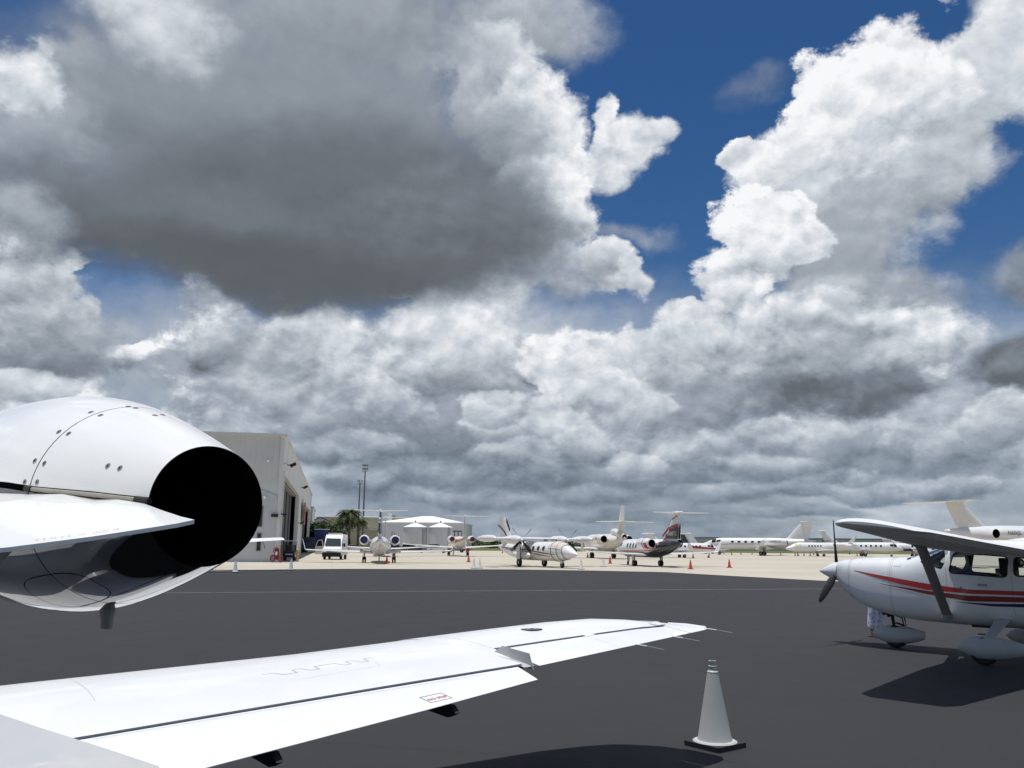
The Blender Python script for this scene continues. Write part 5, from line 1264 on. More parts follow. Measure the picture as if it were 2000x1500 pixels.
for x, y, k, lb in WHITE:
    c = copy_tree(CW); [setattr(q, 'data', SMALLW) for q in c.children if q.name.startswith('cone_body')]; c.location = (x, y, .004); c.rotation_euler = (0, 0, rnd.uniform(0, 1.5)); c['label'] = lb
CO = build_cone(M_cone_o); CO.location = (-10.85, 76.2, .004); tag(CO, 'orange cone under the right engine of the blue-finned jet', group='orange traffic cones')
ORANGE = [(-4.15, 86, 'orange cone between the cream jet and the white cone pair'), (9.7, 84.5, 'orange cone left of the charcoal jet nose wheel'), (13.75, 66.3, 'orange cone right of the charcoal jet, nearest the asphalt'), (18.2, 72.2, 'orange cone standing alone right of the charcoal jet winglet'),
          (27.6, 131, 'small orange cone behind the charcoal jet wing'), (11.4, 128, 'dark orange cone left of the three-engined jet wheel'), (-10.2, 200, 'far orange cone right of the cream jet wing'), (-1.7, 185, 'far orange cone behind the turboprop tail'),
          (61.3, 196.5, 'far orange cone under the long jet wing'), (57.8, 176, 'far orange cone below the covered jet nose'), (60.3, 178, 'left one of two far orange cones under the covered jet'), (61.9, 179, 'right one of two far orange cones under the covered jet'),
          (53.2, 200, 'far orange cone left of the long jet main wheels'), (56.9, 204, 'far orange cone between the long jet wheels'), (75.2, 188, 'left one of two far orange cones behind the spinner'), (76.9, 189, 'right one of two far orange cones behind the spinner'),
          (48.5, 190, 'far orange cone by the long jet nose wheel'), (70.0, 200, 'far orange cone left of the propeller')]
for x, y, lb in ORANGE:
    c = copy_tree(CO); c.location = (x, y, .004); c.rotation_euler = (0, 0, rnd.uniform(0, 1.5)); c['label'] = lb

# ------------------------------------------------------------------ hangar
M_clad = mat('cream metal cladding', (0.70, 0.70, 0.67), 0.6, var=0.06, vscale=.4, dirt=((0.30, 0.29, 0.26), 1.2, 0.6, 0.25))
M_mason = mat('grey painted block wall', (0.58, 0.59, 0.60), 0.8, var=0.06, vscale=.5)
M_inside = mat('hangar interior', (0.10, 0.10, 0.10), 0.9)
M_doorp = mat('grey door panel', (0.085, 0.09, 0.10), 0.6, var=0.1)
M_roof = mat('pale roofing', (0.62, 0.62, 0.60), 0.6)
def local(T):
    return T
def hangar():
    # origin at the near corner; x to the right of it is the apron, y runs along the door wall
    T = thing('hangar', 'large cream hangar with tall folding doors behind the engine exhaust', 'hangar', (-21.0, 78.4, 0), -11.6)
    Hh, L, W, t = 11.5, 102.0, 30.0, .35
    # side with the doors (x = 0), openings (y0, y1, height)
    doors = [(1.0, 36.0, 7.95), (52.0, 93.0, 7.95)]
    mb = MB(); y = 0.0
    for y0, y1, h in doors + [(L, L, 0)]:
        mb.box((-t / 2, (y + y0) / 2, Hh / 2), (t, y0 - y, Hh)); y = y1
    for y0, y1, h in doors: mb.box((-t / 2, (y0 + y1) / 2, (h + Hh) / 2), (t, y1 - y0, Hh - h))
    mb.build('door_wall', M_clad, T, smooth=0)
    mb = MB(); mb.box((-W / 2, .25, Hh / 2), (W - .7, .30, Hh)); mb.build('front_wall', M_clad, T, smooth=0)
    mb = MB(); mb.prism([(-.36, -.05, 0), (-W, -.05, 0), (-W, -.05, 6.75), (-2.6, -.05, 6.75), (-.36, -.05, 5.9)], (0, .45, 0)); mb.build('block_wall', M_mason, T, smooth=0)
    mb = MB()
    for k in range(60): mb.box((-.5 - k * .5, .0, (6.8 + Hh - .2) / 2 + .1), (.05, .05, Hh - 7.1))
    tag(mb.build('cladding_ribs', M_clad, T, smooth=0), kind='stuff')
    mb = MB(); mb.box((-W / 2, .03, Hh + .02), (W + .1, .5, .22)); mb.box((-.1, L / 2, Hh + .02), (.6, L, .22)); mb.build('roof_flashing', M_clad, T, smooth=0)
    mb = MB(); mb.prism([(-.4, .3, Hh - .1), (-W, .3, Hh - .1), (-W, .3, Hh + .2), (-W / 2, .3, Hh + .2)], (0, L - .6, 0)); mb.build('roof', M_roof, T, smooth=0)
    mb = MB(); mb.box((-W + .2, L / 2, Hh / 2), (.3, L, Hh)); mb.box((-W / 2, L - .2, Hh / 2), (W, .3, Hh)); mb.box((-W / 2, L / 2, .03), (W - 1, L - 1, .04)); mb.build('inner_shell', M_inside, T, smooth=0)
    # folded door leaves stacked across each opening, with rails between
    for y0, y1, h in doors:
        n = 9; w = (y1 - y0 - 1.2) / n
        for k in range(n):
            b = MB(); b.box((-.9 - .10 * (k % 2), y0 + .8 + w * (k + .5), (h - .25) / 2), (.10, w - .22, h - .3)); o = b.build('door_panel', M_doorp, T, smooth=0)
            b = MB(); b.box((-.80 - .10 * (k % 2), y0 + .8 + w * (k + .5), (h - .25) / 2), (.06, .14, h - .4)); b.box((-.80 - .10 * (k % 2), y0 + .8 + w * k + .12, (h - .25) / 2), (.05, .08, h - .4)); b.build('door_stile', M_grey, o, smooth=0)
        b = MB(); b.box((-.75, (y0 + y1) / 2, h - .1), (.6, y1 - y0, .22)); b.build('door_rail', M_grey, T, smooth=0)
        b = MB(); b.box((.06, y0 - .25, h / 2), (.16, .4, h + .4)); b.box((.06, y1 + .25, h / 2), (.16, .4, h + .4)); b.box((.06, (y0 + y1) / 2, h + .15), (.16, y1 - y0, .4)); b.build('door_trim', M_clad, T, smooth=0)
    # strip windows, big window, lamps
    for x, z0, z1 in ((-1.75, 3.1, 5.0), (-1.75, .95, 2.6)):
        b = MB(); b.box((x, -.09, (z0 + z1) / 2), (.42, .08, z1 - z0)); w_ = b.build('strip_window', M_grey, T, smooth=0); b = MB(); b.box((x, -.14, (z0 + z1) / 2), (.30, .03, z1 - z0 - .14)); b.build('pane', M_glass, w_, smooth=0)
    b = MB(); b.box((-5.2, -.09, 1.7), (2.6, .08, 1.7)); w_ = b.build('office_window', M_grey, T, smooth=0); b = MB(); b.box((-5.85, -.14, 1.7), (1.1, .03, 1.5)); b.box((-4.55, -.14, 1.7), (1.1, .03, 1.5)); b.build('pane', M_glass, w_, smooth=0)
    for x, y, z, s in ((.35, 6.0, 9.2, 1.2), (.35, 44.0, 9.4, 1.3), (.30, .4, 4.2, .5), (.35, 39.5, 4.3, 1.0)):
        b = MB(); b.box((x - .1, y, z + .1), (.5, .10, .10)); b.prism([(x, y - .35 * s, z - .12 * s), (x + .45 * s, y - .35 * s, z + .12 * s), (x + .38 * s, y - .35 * s, z + .32 * s), (x - .07, y - .35 * s, z + .10 * s)], (0, .7 * s, 0)); b.build('floodlight', M_dark, T, smooth=0)
    b = MB(); b.box((-.5, -.25, 4.15), (.6, .3, .25)); b.build('floodlight', M_dark, T, smooth=0)
    for x, y, z in ((-1.4, -.1, 9.1), (.12, .7, 8.9), (-1.5, -.15, 5.75)):
        b = MB(); b.lathe([(-.16, .02), (-.1, .13), (0, .17), (.1, .13), (.16, .02)], (x, y, z), (0, 0, 1), 12); b.build('dome_camera', M_fwhite, T)
    b = MB(); b.box((.5, 50.0, 6.0), (.12, 3.6, 3.2)); b.build('red_sign', mat('faded red banner', (0.42, 0.16, 0.13), 0.8, var=.2, vscale=2), T, smooth=0)
    return T
hangar()
T = thing('hangar', 'lower pale hangar beyond the first, further along its door wall', 'hangar', (-42.5, 184, 0), -11.6)
mb = MB(); mb.box((-8, 12, 4.6), (16, 24, 9.2)); mb.build('wall', M_clad, T, smooth=0); mb = MB(); mb.box((-8, 12, 9.32), (16.5, 24.5, .24)); mb.build('roof', M_roof, T, smooth=0)
mb = MB(); mb.box((.03, 12, 3.2), (.12, 14, 6.4)); mb.build('door', M_doorp, T, smooth=0)

def gable(name, label, cat, loc, az, W, L, H, rise, mw, mr, over=.3, group=None, fascia=.22):
    T = thing(name, label, cat, (*loc, 0), az, group)
    mb = MB(); mb.prism([(-W/2, 0, 0), (W/2, 0, 0), (W/2, 0, H), (0, 0, H + rise), (-W/2, 0, H)], (0, L, 0)); mb.build('wall', mw, T, smooth=0)
    sl = rise / (W / 2)
    for s in (-1, 1):
        mb = MB(); mb.prism([(0, -over, H + rise + .02), (s * (W/2 + over), -over, H - over * sl + .02), (s * (W/2 + over), -over, H - over * sl + fascia), (0, -over, H + rise + fascia)], (0, L + 2 * over, 0)); mb.build('roof', mr, T, smooth=0)
    return T
M_beige = mat('beige wall', (0.42, 0.37, 0.27), 0.8, var=.06); M_lwall = mat('light grey wall', (0.60, 0.62, 0.63), 0.7, var=.05)
M_sroof = mat('grey shingle roof', (0.13, 0.13, 0.14), 0.85, var=.15, vscale=3)
T = gable('house', 'grey gabled building with eaves just past the hangar corner', 'building', (-46.0, 208), -12, 12, 22, 5.2, 2.6, M_mason, M_sroof, .9)
T['label'] = 'grey gabled building with dark eaves just past the hangar'
for k in range(3):
    b = MB(); b.box((6.05, 3 + 6 * k, 2.6), (.08, 1.6, 1.4)); w_ = b.build('window', M_fwhite, T, smooth=0); b = MB(); b.box((6.11, 3 + 6 * k, 2.6), (.04, 1.4, 1.2)); b.build('pane', M_glass, w_, smooth=0)
T = thing('beige_building', 'wide flat-roofed beige building behind the trees on the left', 'building', (-56, 262, 0), -8)
mb = MB(); mb.box((14, 12, 4.7), (34, 24, 9.4)); mb.build('wall', M_beige, T, smooth=0); mb = MB(); mb.box((14, 12, 9.5), (34.6, 24.6, .3)); mb.build('parapet', M_beige, T, smooth=0)
for x in (4, 20): 
    mb = MB(); mb.box((x, 6, 10.1), (1.6, 1.6, .9)); mb.build('roof_unit', M_grey, T, smooth=0)
T = thing('awning_truck', 'blue and white covered truck between the hangar and the van', 'truck', (-37.2, 170, 0), -10)
mb = MB(); mb.box((0, 3.2, 3.0), (2.9, 5.2, 2.7)); mb.build('cargo_box', M_blue, T, smooth=0); mb = MB(); mb.box((0, 3.2, 4.42), (3.0, 5.3, .16)); mb.build('box_top', M_fwhite, T, smooth=0); mb = MB(); mb.box((0, .0, 1.9), (2.4, 1.3, 1.9)); mb.build('cab', M_navy, T, smooth=0)
mb = MB(); mb.box((0, 2.6, 1.15), (2.3, 6.2, .5)); mb.build('chassis', M_dark, T, smooth=0)
for x, y in ((-1.05, .1), (1.05, .1), (-1.05, 4.6), (1.05, 4.6)):
    mb = MB(); wheel(mb, (x, y, .5), .5, .3); mb.build('wheel', [M_tyre, M_steel], T)
T = thing('blue_tug', 'low dark blue tug parked at the hangar wall behind the van door', 'tug', (-37.0, 158, 0), -12)
mb = MB(); mb.box((0, 0, 1.25), (3.2, 5, 1.3)); mb.build('body', M_navy, T, smooth=0); mb = MB(); mb.box((0, .8, 2.35), (2.6, 2, .9)); mb.build('cab', M_navy, T, smooth=0)
for x, y in ((-1.4, -1.6), (1.4, -1.6), (-1.4, 1.6), (1.4, 1.6)):
    mb = MB(); wheel(mb, (x, y, .5), .5, .35); mb.build('wheel', [M_tyre, M_steel], T)
# tall pale block behind the blue fin
T = thing('tower_block', 'tall pale grey windowless block behind the blue fin', 'building', (-37.5, 254, 0), 0)
mb = MB(); mb.box((0, 4, 5.3), (2.6, 8, 10.6)); mb.build('wall', M_lwall, T, smooth=0); mb = MB(); mb.box((0, 4, 10.7), (2.8, 8.2, .2)); mb.build('parapet', M_lwall, T, smooth=0)
T = thing('low_building', 'low beige building left of the blue fin', 'building', (-46, 258, 0), 0)
mb = MB(); mb.box((1, 4, 2.9), (12, 8, 5.8)); mb.build('wall', M_beige, T, smooth=0); mb = MB(); mb.box((1, 4, 5.95), (12.6, 8.6, .25)); mb.build('roof', M_lwall, T, smooth=0)
T = thing('terminal_hall', 'wide pale hall with very low-pitched white roof behind the two tanks', 'building', (-25.0, 242, 0), 2)
mb = MB(); mb.box((0, 15, 3.75), (23.5, 30, 7.5)); mb.build('wall', M_lwall, T, smooth=0)
mb = MB(); e_ = [(-12.1, -.4, 7.5), (12.1, -.4, 7.5), (12.1, 30.4, 7.5), (-12.1, 30.4, 7.5)]; r_ = [(-1.5, 13, 9.9), (1.5, 13, 9.9), (1.5, 17, 9.9), (-1.5, 17, 9.9)]
mb.loft([[Vector(p) for p in e_], [Vector((x, y, z + .25)) for x, y, z in e_], [Vector(p) for p in r_]]); mb.build('roof', mat('white roof sheet', (0.80, 0.80, 0.78), .5), T, smooth=0)
b = MB(); b.box((9.6, -.05, 3.4), (3.4, .12, 4.2)); d_ = b.build('hall_door', M_doorp, T, smooth=0)
for k in range(3):
    b = MB(); b.box((8.8 + k * 1.0, -.14, 4.6), (.7, .06, 1.2)); b.build('door_pane', M_lwall, d_, smooth=0)
# tanks
def tank(loc, label):
    T = thing('storage_tank', label, 'tank', (*loc, .0), 0, 'white storage tanks')
    mb = MB(); mb.lathe([(0, 2.85), (5.6, 2.85)], n=48); mb.build('tank_wall', mat('tank grey-white paint', (0.62, 0.63, 0.64), 0.5, var=.05), T, smooth=40)
    mb = MB(); mb.lathe([(5.55, 2.95), (5.66, 2.97), (6.25, 1.4), (6.75, .05)], n=48); mb.build('tank_roof', mat('white tank roof', (0.78, 0.78, 0.78), .5), T, smooth=40)
    mb = MB(); mb.tube([(0, 0, 6.7), (0, 0, 7.2)], .18, 8); mb.build('vent', M_grey, T)
    mb = MB(); mb.tube([(2.0, -2.15, 0), (2.0, -2.15, 5.6)], .05, 6); mb.tube([(2.4, -1.9, 0), (2.4, -1.9, 5.6)], .05, 6)
    for k in range(14): mb.tube([(2.0, -2.15, .4 * k + .2), (2.4, -1.9, .4 * k + .2)], .025, 5)
    mb.build('ladder', M_steel, T)
    return T
tank((-22.6, 204), 'left one of two white cylindrical storage tanks with ladder')
tank((-16.6, 204), 'right one of two white cylindrical storage tanks with ladder')
T = thing('pipe_rack', 'rusty pipe rack standing left of the tanks', 'pipe rack', (-26.6, 200, 0), 0)
for k in range(4):
    b = MB(); b.tube([(k * .5 - .9, 0, 0), (k * .5 - .9, 0, 4.6 - .3 * k)], .09, 6); b.build('pipe', mat('rust brown', (0.20, 0.09, 0.05), .8, var=.2), T)
b = MB(); b.tube([(-1.1, 0, 2.2), (.8, 0, 2.2)], .07, 6); b.tube([(-1.1, 0, 3.4), (.8, 0, 3.4)], .07, 6); b.build('brace', M_steel, T)
# light masts
def mast(loc, h, label, n):
    T = thing('light_mast', label, 'light mast', (*loc, 0), 0, 'apron light masts')
    mb = MB(); mb.tube([(0, 0, 0), (0, 0, h)], [.24, .14], 12); mb.build('pole', mat('dark galvanised pole', (0.12, 0.13, 0.14), .6), T)
    mb = MB(); mb.lathe([(0, .7), (.12, .7)], (0, 0, h - .2), n=16, cap=(True, True)); mb.build('platform', M_steel, T)
    for k in range(n):
        a_ = 2 * pi * k / n
        for z in ((.5, 1.3) if n > 4 else (.5,)):
            b = MB(); b.box((.55 * cos(a_), .55 * sin(a_), h + z - .1), (.34, .42, .4), a_); b.build('lamp_head', M_grey, T, smooth=0)
    return T
mast((-34.3, 200), 18.6, 'taller of two grey light masts with square lamp head above the trees', 6)
mast((-38.6, 218), 17.0, 'shorter light mast standing just left of the taller one', 3)

# ------------------------------------------------------------------ trees
def leaf_mat(name, c1, c2):
    m = bpy.data.materials.new(name); m.use_nodes = True; nt = m.node_tree; b = nt.nodes['Principled BSDF']
    v = nt.nodes.new('ShaderNodeTexCoord').outputs['Object']; n = noise(nt, v, 1.3, 4, .6); n2 = noise(nt, v, 9.0, 2, .6)
    nt.links.new(mixc(nt, (n * .6 + n2 * .4).step(.35, .62), c1, c2), b.inputs['Base Color']); b.inputs['Roughness'].default_value = .6; b.inputs['Specular IOR Level'].default_value = .3
    return m
M_leaf = leaf_mat('broad leaves', (0.022, 0.045, 0.013), (0.065, 0.10, 0.028)); M_frond = leaf_mat('palm fronds', (0.030, 0.050, 0.016), (0.085, 0.105, 0.035))
M_bark = mat('bark', (0.16, 0.13, 0.10), .9, var=.2, vscale=6)
def leaf_cloud(mb, c, r, n, size, rr):
    for _ in range(n):
        while True:
            d = Vector((rr.uniform(-1, 1), rr.uniform(-1, 1), rr.uniform(-1, 1)))
            if .15 < d.length < 1: break
        d = d.normalized() * (d.length ** .45)
        p = Vector(c) + Vector((d.x * r[0], d.y * r[1], d.z * r[2]))
        u = Vector((rr.uniform(-1, 1), rr.uniform(-1, 1), rr.uniform(-.6, .6))).normalized(); w = u.cross(Vector((rr.uniform(-1, 1), rr.uniform(-1, 1), rr.uniform(-1, 1)))).normalized(); s = size * rr.uniform(.6, 1.3)
        mb.add([p - u * s, p - w * s * .45, p + u * s, p + w * s * .45], [(0, 1, 2, 3)])
def tree(loc, h, r, label, seed, name='tree'):
    rr = random.Random(seed); T = thing(name, label, 'tree', (*loc, 0), 0)
    mb = MB(); mb.tube([(0, 0, 0), (.1, 0, h * .3), (0, .1, h * .6)], [.28, .2, .1], 8)
    for k in range(7):
        a_ = rr.uniform(0, 2 * pi); mb.tube([(0, 0, h * .3), (r * .4 * cos(a_), r * .4 * sin(a_), h * .55), (r * .7 * cos(a_), r * .7 * sin(a_), h * rr.uniform(.55, .85))], [.12, .08, .03], 6)
    mb.build('trunk', M_bark, T)
    mb = MB()
    for k in range(16):
        a_ = rr.uniform(0, 2 * pi); q = rr.uniform(.1, .75); leaf_cloud(mb, (r * q * cos(a_), r * q * sin(a_), h * rr.uniform(.32, .82)), (r * .45, r * .45, h * .19), 300, .27, rr)
    mb.build('crown', M_leaf, T, smooth=0, fix=False)
def palm(loc, h, label, seed, nf=26, L=2.9):
    rr = random.Random(seed); T = thing('palm_tree', label, 'tree', (*loc, 0), 0)
    mb = MB(); mb.tube([(0, 0, 0), (.15, 0, h * .5), (0, 0, h)], [.3, .24, .22], 10); mb.build('trunk', M_bark, T)
    mb = MB()
    for k in range(nf):
        a_ = rr.uniform(0, 2 * pi); up = rr.uniform(-.5, 1.3); l = L * rr.uniform(.8, 1.1); P = []
        for i in range(9):
            t = i / 8; P.append(Vector((cos(a_) * l * t * (1 - .15 * t), sin(a_) * l * t * (1 - .15 * t), h + up * l * .5 * t - 1.15 * l * .55 * t * t)))
        for i in range(8):
            d = (P[i + 1] - P[i]).normalized(); s = d.cross(Vector((0, 0, 1))).normalized()
            for sg in (-1, 1):
                for q in (0, .33, .66):
                    p = P[i].lerp(P[i + 1], q); ln = .75 * sin(pi * min(1, (i + q) / 8 * .85 + .12)); tip = p + s * sg * ln + d * .35 + Vector((0, 0, -.30 * ln)); mb.add([p, p + d * .10, tip], [(0, 1, 2)])
        mb.tube(P, .025, 4)
    mb.build('crown', M_frond, T, smooth=0, fix=False)
palm((-33.4, 178), 8.2, 'tall palm with wide ragged crown left of the blue fin', 3, 70, 3.2)
palm((-35.4, 181), 6.4, 'shorter palm leaning out beside the tall one', 5, 50, 3.0)
palm((-32.4, 183), 6.6, 'small palm between the tall palm and the masts', 8, 46, 2.6)
tree((-38.6, 176), 6.2, 3.6, 'round broadleaf tree behind the white van', 11)
tree((-34.8, 173), 5.6, 3.0, 'low dark bushy tree under the palms', 12)
tree((-42.2, 184), 4.6, 2.6, 'low broadleaf tree left of the round one', 13)
# woods along the far side of the field
def woods(name, x0, x1, y, h, n, seed):
    rr = random.Random(seed); mb = MB()
    for k in range(n):
        x = lerp(x0, x1, (k + rr.random()) / n); hh = h * rr.uniform(.55, 1.1); w_ = rr.uniform(3, 8)
        leaf_cloud(mb, (x, y + rr.uniform(-15, 15), hh * .5), (w_, w_, hh * .5), 70, .8, rr)
    tag(mb.build(name, M_leaf, smooth=0, fix=False), 'dark line of distant woods along the horizon', 'woods', kind='stuff')
woods('far_woods', -120, 700, 640, 5.0, 420, 21)
woods('far_woods', -60, 10, 430, 4.5, 40, 22)
woods('far_woods', 90, 360, 470, 4.5, 70, 23)
sheet('taxiway_grass', [(-150, 252), (420, 266), (420, 300), (-150, 290)], .02, mat('green verge grass', (0.10, 0.13, 0.035), .95, var=.3, vscale=.1, spec=.1))
for k, (x, lb) in enumerate(((118, 'long low far building beyond the jets at right'), (175, 'second long low far building further right'))):
    T = thing('far_building', lb, 'building', (x, 420, 0), 0); mb = MB(); mb.box((0, 6, 3), (52, 12, 6)); mb.build('wall', M_lwall, T, smooth=0); mb = MB(); mb.box((0, 6, 6.1), (53, 13, .3)); mb.build('roof', M_sroof, T, smooth=0)
    for j in range(6):
        b = MB(); b.box((-22 + 8.5 * j, -.05, 2.4), (3, .1, 3)); b.build('window', M_glass, T, smooth=0)

# ------------------------------------------------------------------ vehicles and gear by the hangar
def van():
    T = thing('van', 'white high-roof van facing the camera with its left door open and a roof light bar', 'van', (-19.2, 95.0, 0), 176)
    # local y: forward
    prof = [(2.9, .45), (2.95, .85), (2.8, 1.12), (2.15, 1.42), (1.55, 2.32), (1.1, 2.58), (-2.7, 2.62), (-2.95, 2.5), (-3.0, .5)]
    mb = MB(); rings = []
    for x, k in ((-1.0, .0), (-.96, .06), (-.6, .10), (.6, .10), (.96, .06), (1.0, .0)):
        rings.append([Vector((x * (1 - (.07 if z > 1.4 else 0)), y + (k * .6 if y > 0 else -k * .2), z + (k if z > 2 else 0))) for y, z in prof])
    mb.loft(rings); mb.build('body', M_fwhite, T, smooth=35)
    mb = MB(); q = [(-.84, 2.245, 1.46), (.84, 2.245, 1.46), (.76, 1.70, 2.22), (-.76, 1.70, 2.22)]; mb.prism([(x, y + .075, z + .03) for x, y, z in q], (0, .012, .01)); mb.build('windscreen', mat('windscreen glass', (0.05, 0.06, 0.06), .03, coat=1.0), T, smooth=0)
    mb = MB(); mb.box((0, 3.0, .52), (1.96, .22, .42)); mb.build('bumper', M_dark, T, smooth=0)
    mb = MB(); mb.box((0, 3.02, .88), (1.1, .06, .18)); mb.build('grille', M_dark, T, smooth=0)
    for s in (-1, 1):
        mb = MB(); mb.prism([(s * .62, 2.93, .92), (s * .95, 2.86, .95), (s * .93, 2.72, 1.16), (s * .66, 2.80, 1.10)], (0, .04, .01)); mb.build('headlight', M_grey, T, smooth=0)
        mb = MB(); mb.box((s * 1.14, 1.72, 1.55), (.2, .12, .38)); mb.box((s * 1.03, 1.72, 1.5), (.1, .05, .05)); mb.build('mirror', M_dark, T, smooth=0)
        for y in (1.95, -1.85):
            mb = MB(); wheel(mb, (s * .86, y, .35), .35, .24); mb.build('wheel', [M_tyre, M_steel], T)
        mb = MB(); mb.prism([(s * .985, 2.0, 1.42), (s * .985, .95, 1.42), (s * .95, .95, 2.1), (s * .955, 1.62, 2.1)], (s * .02, 0, 0)); mb.build('side_window', M_glass, T, smooth=0)
    mb = MB(); mb.box((0, .6, 2.78), (1.55, .3, .10)); mb.tube([(-.6, .6, 2.62), (-.6, .6, 2.75)], .03, 6); mb.tube([(.6, .6, 2.62), (.6, .6, 2.75)], .03, 6); mb.build('light_bar', M_fwhite, T, smooth=0)
    mb = MB(); mb.prism([(1.02, 1.9, .55), (1.95, 1.35, .55), (1.95, 1.35, 1.40), (1.70, 1.5, 2.05), (1.25, 1.76, 2.1), (1.02, 1.9, 1.45)], (.03, .05, 0)); d_ = mb.build('open_door', M_fwhite, T, smooth=0)
    mb = MB(); mb.prism([(1.12, 1.89, 1.42), (1.84, 1.46, 1.42), (1.64, 1.58, 1.98), (1.26, 1.80, 2.02)], (.02, .04, 0)); mb.build('door_window', M_glass, d_, smooth=0)
    return T
van()
def cart():
    T = thing('golf_cart', 'small navy golf cart with white roof parked before the hangar door', 'golf cart', (-22.0, 86.5, 0), 170)
    mb = MB(); mb.prism([(-.55, 1.1, .3), (-.55, 1.15, .75), (-.55, .75, .95), (-.55, .5, .5), (-.55, -.3, .5), (-.55, -.35, .85), (-.55, -1.1, .85), (-.55, -1.15, .3)], (1.1, 0, 0)); mb.build('body', M_navy, T, smooth=0)
    mb = MB(); mb.box((0, 0, 1.92), (1.15, 2.0, .09), taper=.94); mb.build('roof', M_fwhite, T, smooth=0)
    for x, y in ((-.5, .8), (.5, .8), (-.5, -.95), (.5, -.95)):
        mb = MB(); mb.tube([(x, y, .8), (x * .96, y * .95, 1.88)], .025, 6); mb.build('post', M_dark, T)
    mb = MB(); mb.box((0, -.2, .95), (1.0, .5, .14)); mb.box((0, -.5, 1.25), (1.0, .12, .5)); mb.build('seat', M_seat, T, smooth=0)
    mb = MB(); mb.prism([(-.5, .86, .95), (.5, .86, .95), (.48, .80, 1.80), (-.48, .80, 1.80)], (0, .015, 0)); mb.build('windscreen', M_pane, T, smooth=0)
    mb = MB(); mb.box((0, 1.17, .62), (.7, .04, .12)); mb.build('nameplate', M_fwhite, T, smooth=0)
    for x, y in ((-.48, .78), (.48, .78), (-.48, -.78), (.48, -.78)):
        mb = MB(); wheel(mb, (x, y, .23), .23, .18); mb.build('wheel', [M_tyre, M_steel], T)
cart()
T = thing('fire_extinguisher_cart', 'red wheeled fire extinguisher at the hangar corner', 'fire extinguisher', (-20.75, 77.0, 0), 20)
mb = MB(); mb.lathe([(.1, .02), (.14, .2), (1.05, .2), (1.2, .1), (1.25, .05), (1.3, .02)], (0, 0, .1), (0, 0, 1), 20); mb.build('cylinder', M_dred, T)
for s in (-1, 1):
    mb = MB(); mb.lathe([(-.04, .22), (-.04, .34), (.04, .34), (.04, .22), (-.04, .22)], (s * .42, 0, .34), (1, 0, 0), 20); mb.tube([(s * .42, 0, .05), (s * .42, 0, .62)], .02, 5); mb.tube([(s * .42, -.28, .34), (s * .42, .28, .34)], .02, 5); mb.build('wheel', M_dred, T)
mb = MB(); mb.tube([(-.4, 0, .34), (.4, 0, .34)], .03, 6); mb.tube([(-.2, .1, .3), (-.2, .25, 1.5), (.2, .25, 1.5), (.2, .1, .3)], .025, 6); mb.build('frame', M_dred, T)
mb = MB(); mb.tube([(.25 * cos(a_ * .8), -.2, 1.05 + .25 * sin(a_ * .8)) for a_ in range(16)], .03, 6); mb.build('hose', M_dred, T)
mb = MB(); mb.box((.1, -.22, .8), (.2, .02, .3)); mb.build('label_plate', M_fwhite, T, smooth=0)
T = thing('bollard', 'yellow steel bollard in front of the hangar door', 'bollard', (-20.0, 81.4, 0), 0)
mb = MB(); mb.lathe([(0, .13), (1.1, .13), (1.17, .08), (1.19, .005)], n=16); mb.build('post', mat('yellow bollard paint', (0.60, 0.42, 0.10), .6, var=.1), T); mb = MB(); mb.lathe([(0, .2), (.03, .2), (.03, .13)], n=16); mb.build('base', M_dark, T)
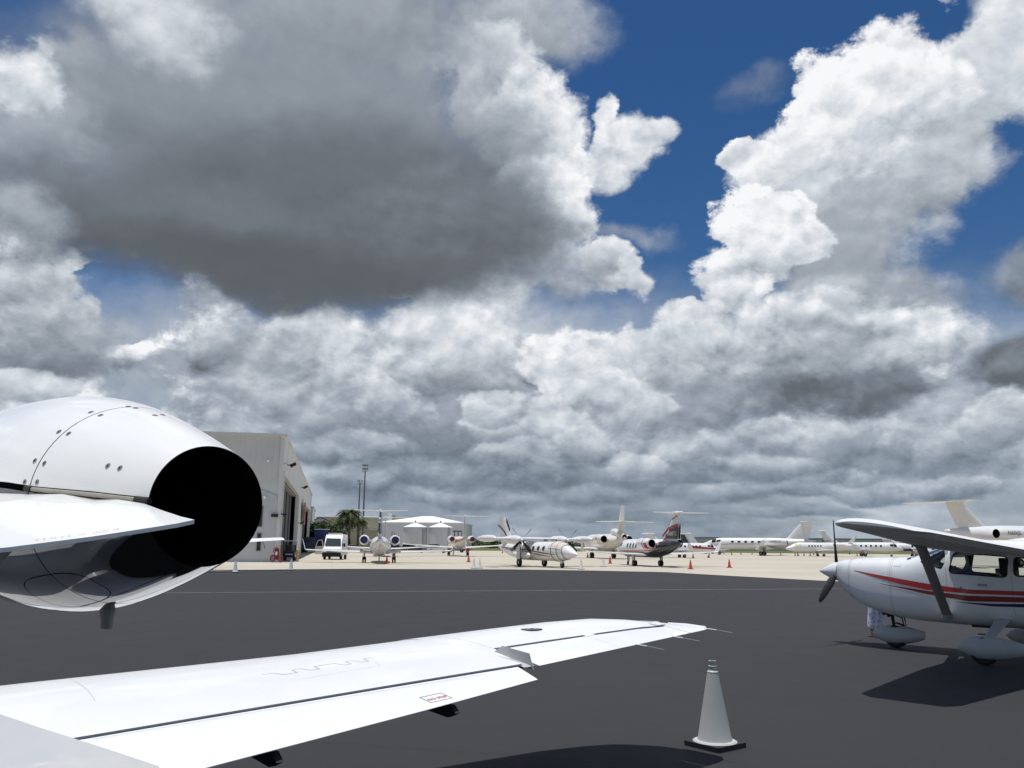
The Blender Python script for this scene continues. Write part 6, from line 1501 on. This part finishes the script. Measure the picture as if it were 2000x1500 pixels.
def car(loc, az, m, label, suv=False, cat='car'):
    T = thing('parked_car', label, cat, (*loc, 0), az, 'cars parked before the tanks')
    h = 1.75 if suv else 1.45
    low = [(2.2, .35), (2.3, .6), (2.1, .85), (.9, 1.0), (-1.9, 1.02), (-2.25, .9), (-2.3, .4)]
    mb = MB(); mb.loft([[Vector((x, y * k, z)) for y, z in low] for x, k in ((-.9, .96), (-.86, 1), (.86, 1), (.9, .96))]); mb.build('body', m, T, smooth=35)
    top = [(.95, .98), (.25, h - .04), (-.2, h), (-1.4 if not suv else -1.9, h - .03), (-2.0 if not suv else -2.2, 1.0)]
    mb = MB(); mb.loft([[Vector((x * (1 - .18 * (z - .98) / (h - .98)), y, z)) for y, z in top] for x in (-.84, .84)]); cb = mb.build('cabin', M_glass, T, smooth=0)
    mb = MB(); mb.prism([(-.68, .22, h - .02), (-.68, -1.45 if not suv else -1.95, h - .02), (-.68, -1.4 if not suv else -1.9, h + .03), (-.68, .1, h + .03)], (1.36, 0, 0)); mb.build('roof', m, T, smooth=0)
    for x, y in ((-.8, 1.4), (.8, 1.4), (-.8, -1.4), (.8, -1.4)):
        mb = MB(); wheel(mb, (x, y, .33), .33, .22); mb.build('wheel', [M_tyre, M_steel], T)
M_carb = mat('black car paint', (0.012, 0.013, 0.015), .25, coat=1); M_cars = mat('silver car paint', (0.35, 0.36, 0.38), .3, metal=.5); M_carw = mat('white car paint', (0.72, 0.72, 0.72), .3, coat=1)
for a in [((-33.2, 160), 95, M_carw, 'white saloon car parked between the van and the blue-finned jet'), ((-31.6, 175), 80, M_carw, 'white car behind the saloon under the palms'), ((-24.4, 186), 92, M_carb, 'black car beside the right engine of the blue-finned jet', True),
          ((-21.6, 190), 90, M_carb, 'black off-road car parked before the left tank', True), ((-18.7, 192), 92, M_cars, 'silver car in front of the gap between the tanks'), ((-16.0, 190), 88, M_carw, 'small white vehicle before the right tank', True), ((-12.2, 192), 95, M_blue, 'blue car right of the tanks behind the cream jet'), ((-38.0, 165), 100, M_carw, 'white car half hidden behind the van')]: car(*a)
T = thing('baggage_cart', 'row of low dark baggage carts on the apron left of the cream jet', 'cart', (-15.5, 172, 0), 88)
mb = MB(); mb.box((0, 0, .55), (1.5, 5.5, .12)); mb.build('deck', M_dark, T, smooth=0)
for x, y in ((-.6, 2.2), (.6, 2.2), (-.6, -2.2), (.6, -2.2)):
    mb = MB(); wheel(mb, (x, y, .25), .25, .15); mb.build('wheel', [M_tyre, M_steel], T)
